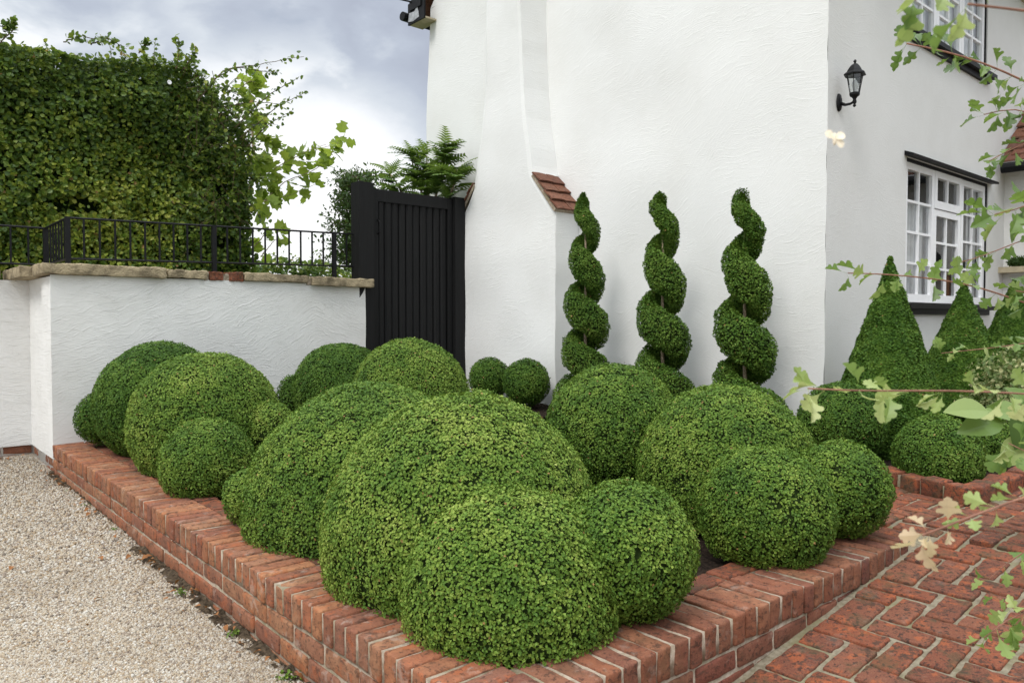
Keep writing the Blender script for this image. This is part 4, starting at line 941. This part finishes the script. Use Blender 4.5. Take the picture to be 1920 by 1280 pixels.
for pl_ in ([(690, 450), (650, 395), (628, 340)], [(690, 470), (640, 420), (612, 410)], [(690, 400), (670, 330), (668, 308)], [(690, 500), (640, 470), (615, 455)], [(680, 380), (650, 350), (640, 345)]):
    sprig(mb, [aty(*p, YD) for p in pl_], .005, 40, .036, rng, .5, wid=.55, spread=.08)
bb.build('stem', M['bark'], ds, True); mb.build('foliage', [M['dkshrub'], M['stem']], ds)
# ------------------------------------------------------------------ hawthorn reaching in from the right
TX = at(3300, 900, 1.35)
hw = empty('hawthorn_tree', (TX[0], TX[1], -.05), 'hawthorn whose leafy twigs reach in at the right edge', 'tree')
b = MB(); b.tube([(TX[0], TX[1], -.05), (TX[0]+.02, TX[1], 1.0), (TX[0]-.02, TX[1]+.03, 2.2), (TX[0]+.03, TX[1], 3.0)], [.045, .038, .028, .010], 8); b.build('trunk', M['bark'], hw, True)
rng = np.random.default_rng(23)
def branch(pl_, r0, lf, size, base, tip=0, cl=(2, 3), droop=.35):
    """pl_: (px, py, depth) along the twig from the trunk; lf: (fraction, count) leaf tufts"""
    q = np.array([at(*p) for p in pl_]); q = np.concatenate(([np.array((TX[0], TX[1], max(.3, q[0][2]-.1)))], q))
    L = np.concatenate(([0], np.cumsum(np.linalg.norm(np.diff(q, axis=0), axis=1)))); s_ = np.linspace(0, 1, 40)*L[-1]
    c = np.stack([np.interp(s_, L, q[:, k]) for k in range(3)], 1)
    for _ in range(3): c[1:-1] = (c[:-2]+c[1:-1]*2+c[2:])/4
    b = MB(); b.tube(c, np.linspace(r0, r0*.35, 40), 6); tw = b.build('branch', M['twig'], hw, True)
    mb = MB(); l0 = L[1]
    for fr_, n_ in [(-(l0-d_)/(L[-1]-l0), 3) for d_ in np.arange(.25, l0-.12, .13)]+list(lf):
        s0 = l0+(L[-1]-l0)*fr_; p = np.array([np.interp(s0, s_, c[:, k]) for k in range(3)]); tan = unit(np.array([np.interp(min(s0+.02, L[-1]), s_, c[:, k]) for k in range(3)])-np.array([np.interp(s0-.03, s_, c[:, k]) for k in range(3)]))
        for j in range(n_):
            sz = size*rng.uniform(.65, 1.2) if fr_ >= 0 else .034*rng.uniform(.65, 1.2); a = rng.normal(0, 1, 3); a -= tan*np.dot(a, tan); a = unit(a)
            U = unit(tan*rng.uniform(.1, .9)+a+np.array((0, 0, -droop+.25*rng.normal())))
            nn_ = np.array((0, 0, 1.))*.9+rng.normal(0, .85, 3)+np.array((-.35, -.4, 0))
            m_i = 1 if (fr_ > 1-tip) else 0
            hv = HAWS[int(rng.integers(5))]; mb.inst(hv[0], hv[1], [p+U*sz*.40], [U], [nn_], sz, rng.uniform(.85, 1.1), m_i, float(np.clip(base+rng.normal(0, .16), 0, 1)))
    mb.build('leaves', [M['haw'], M['hawtip']], tw)
ev = lambda a, b_, n_, k: [(f, k) for f in np.linspace(a, b_, n_)]
branch([(1960, 742, .95), (1860, 731, .93), (1780, 733, .92), (1700, 728, .90), (1620, 742, .88), (1560, 726, .87), (1515, 728, .86)], .0030, [(.05, 3), (.16, 3), (.30, 3), (.44, 3), (.58, 2), (.68, 4), (.80, 3), (.93, 3), (1, 4)], .027, .80, droop=.30)
branch([(1960, 905, .74), (1905, 925, .74), (1850, 962, .73), (1790, 990, .72), (1730, 1003, .72)], .0030, [(.02, 2), (.20, 3), (.40, 3), (.62, 3), (.80, 2), (.95, 3), (1, 3)], .021, .85, .22, droop=.4)
branch([(1980, 590, 1.5), (1880, 552, 1.5), (1810, 530, 1.48), (1730, 520, 1.46), (1650, 512, 1.45), (1590, 512, 1.44)], .0034, ev(.05, 1, 13, 2), .033, .40)
branch([(1980, 430, 1.7), (1900, 455, 1.7), (1850, 480, 1.7), (1800, 492, 1.7)], .0030, ev(.25, 1, 5, 3), .030, .36)
branch([(1990, 190, 1.45), (1900, 140, 1.45), (1830, 112, 1.45), (1760, 92, 1.45), (1700, 82, 1.45)], .0042, ev(.05, 1, 11, 3), .035, .12)
branch([(1990, 250, 1.55), (1930, 200, 1.55), (1880, 200, 1.55), (1845, 215, 1.55)], .0030, ev(.10, 1, 7, 3), .036, .15)
branch([(1990, 250, 1.5), (1930, 262, 1.5), (1890, 280, 1.5), (1855, 302, 1.5)], .0026, ev(.1, 1, 6, 3), .030, .22)
branch([(1990, 350, 1.35), (1935, 385, 1.35), (1905, 400, 1.35), (1865, 402, 1.35)], .0028, ev(.1, 1, 7, 3), .037, .32)
branch([(1990, 630, 1.7), (1900, 648, 1.7), (1830, 655, 1.7), (1765, 662, 1.7)], .0026, ev(.1, 1, 8, 2), .028, .50)
branch([(1990, 560, 1.4), (1940, 550, 1.4), (1905, 545, 1.4)], .0028, ev(.2, 1, 4, 3), .036, .40)
branch([(1990, 30, .62), (1930, 0, .62), (1860, -2, .62), (1815, 8, .62)], .0028, [(.8, 1), (1, 2)], .030, .62)
branch([(1990, -60, .75), (1850, -50, .75), (1740, -15, .75), (1715, 0, .75)], .0028, [(.8, 1), (1, 3)], .034, .60, droop=.6)
branch([(1990, 1000, 1.15), (1925, 1020, 1.15), (1880, 1050, 1.15), (1855, 1085, 1.15)], .0022, ev(.3, 1, 4, 2), .026, .42)
branch([(1990, 1130, 1.05), (1925, 1130, 1.05), (1880, 1145, 1.05), (1845, 1195, 1.05)], .0022, ev(.3, 1, 5, 2), .027, .55)
branch([(1990, 1180, 1.1), (1930, 1175, 1.1), (1890, 1150, 1.1), (1872, 1120, 1.1)], .0022, ev(.3, 1, 4, 2), .027, .55)
branch([(1990, 880, 1.3), (1930, 850, 1.3), (1890, 830, 1.3)], .0024, ev(.4, 1, 4, 3), .04, .45)
# broad leaved plant in the edged bed
OV = lobed([(-.55, .012), (0, .02), (.12, .20), (.28, .33), (.45, .37), (.62, .32), (.80, .20), (.93, .08), (1, .005)], .18, .25)
bp = empty('broad_leaved_plant', (4.55, 1.2, .36), 'broad leaved plant at the right edge of the brick edged bed', 'plant')
mb = MB(); rng = np.random.default_rng(29)
for px_, py_, d_, ux, uz, sz, ti in ((1815, 765, 3.0, -1, .15, .16, .62), (1840, 795, 3.0, -.9, -.1, .17, .35), (1890, 770, 3.0, -1, .3, .16, .4), (1930, 800, 2.9, -.3, -.5, .19, .0), (1905, 845, 2.95, -.8, -.7, .15, .55), (1945, 770, 3.05, .2, .6, .17, .3), (1920, 745, 3.1, -.6, .7, .14, .4)):
    p = at(px_, py_, d_); U = np.array(RT+(0,))*ux+np.array((0, 0, uz)); mb.inst(OV[0], OV[1], [p-U/np.linalg.norm(U)*sz*.5], [U], [(-.4, -.5, .8)], sz, 1., 0, ti)
    b_ = p-U/np.linalg.norm(U)*sz; mb.tube([b_, (b_+np.array((b_[0]+.1, b_[1]-.1, .36)))/2+(.02, 0, .05), (at(1960, 800, 3.05)[0], at(1960, 800, 3.05)[1], .30)], .004, 5, 0)
mb.build('leaves', M['haw'], bp)
# pale insect in flight
p = at(1565, 261, .55); mo = empty('flying_insect', tuple(p), 'blurred pale insect flying in front of the cottage corner', 'insect')
WG = lobed([(0, .01), (.15, .10), (.4, .30), (.7, .38), (.92, .26), (1, .02)], .05, .05)
pm = plain('pale_wing', (.85, .74, .58), .7, .2, .1, 300)
b = MB(); b.lathe([(.0003, -.0045), (.0012, -.003), (.0014, 0), (.0011, .003), (.0003, .0045)], p, 8); b.build('body', pm, mo, True)
for U in ((.7, -.5, .5), (-.5, .4, .6), (.55, -.4, -.45)):
    b = MB(); b.inst(WG[0], WG[1], [p], [U], [(-.6, -.7, .3)], .0085, 1.); b.build('wing', pm, mo)
# ------------------------------------------------------------------ litter
rng = np.random.default_rng(17)
def leaf_mesh():
    b = MB(); b.inst(OV[0]*(1, 1, 2.2), OV[1], [(0, 0, .004)], [(1, 0, 0)], [(0, 0, 1)], .035); return b.build('fallen_leaf', M['deadleaf'])
proto = leaf_mesh(); sp = []
for cy2 in (6.55, 6.2, 5.7, 5.3, 5.2, 4.6, 4.1, 4.0, 3.5, 3.3, 3.0, 2.6, 2.3):
    for k_ in range(int(rng.integers(3, 10))): sp.append((1.118-rng.gamma(1.3, .03), cy2+rng.normal(0, .12)))
for k_ in range(16): sp.append((1.1-rng.random()*.75, 7.55-rng.gamma(1.5, .05)))
for k_ in range(16): x, y = rng.uniform(-.2, .9), rng.uniform(2.2, 6.0); sp.append((x, y))
for i, (x, y) in enumerate(sp):
    o = proto if i == 0 else proto.copy()
    if i: COL.objects.link(o)
    o.location = (x, y, float(grav_z(y))+(.03 if x > 1.05 else .012)); o.rotation_euler = (rng.normal(0, .35), rng.normal(0, .35), rng.uniform(0, 6.28)); s_ = rng.uniform(.4, 1.0); o.scale = (s_, s_, s_)
    props(o, 'small brown dead leaf fallen on the gravel drive', 'leaf', 'dead leaves on the gravel')
b = MB(); n = 60; q = rng.normal(0, 1, (n, 3))*(.02, .03, .012)+(0, 0, .018)
b.inst(LEAF_V, LEAF_F, q, rng.normal(0, 1, (n, 3))*(1, 1, .4)+(0, 0, .3), rng.normal(0, .5, (n, 3))+(0, 0, 1), .022, .9)
wd = b.build('weed', M['box'])
for i, (px_, py_) in enumerate(((131, 927), (164, 955), (220, 1000), (455, 1180), (340, 1110), (555, 1262))):
    o = wd if i == 0 else wd.copy()
    if i: COL.objects.link(o)
    r_ = ray(px_, py_); d_ = (.02-ZC)/r_[2]; x, y = r_[0]*d_, r_[1]*d_; o.location = (min(x, 1.10), y, float(grav_z(y))); s_ = rng.uniform(.3, .75); o.scale = (s_, s_, s_); o.rotation_euler = (0, 0, rng.uniform(0, 6))
    props(o, 'tiny green weed growing at the foot of the brick planter', 'weed', 'weeds along the planter foot')
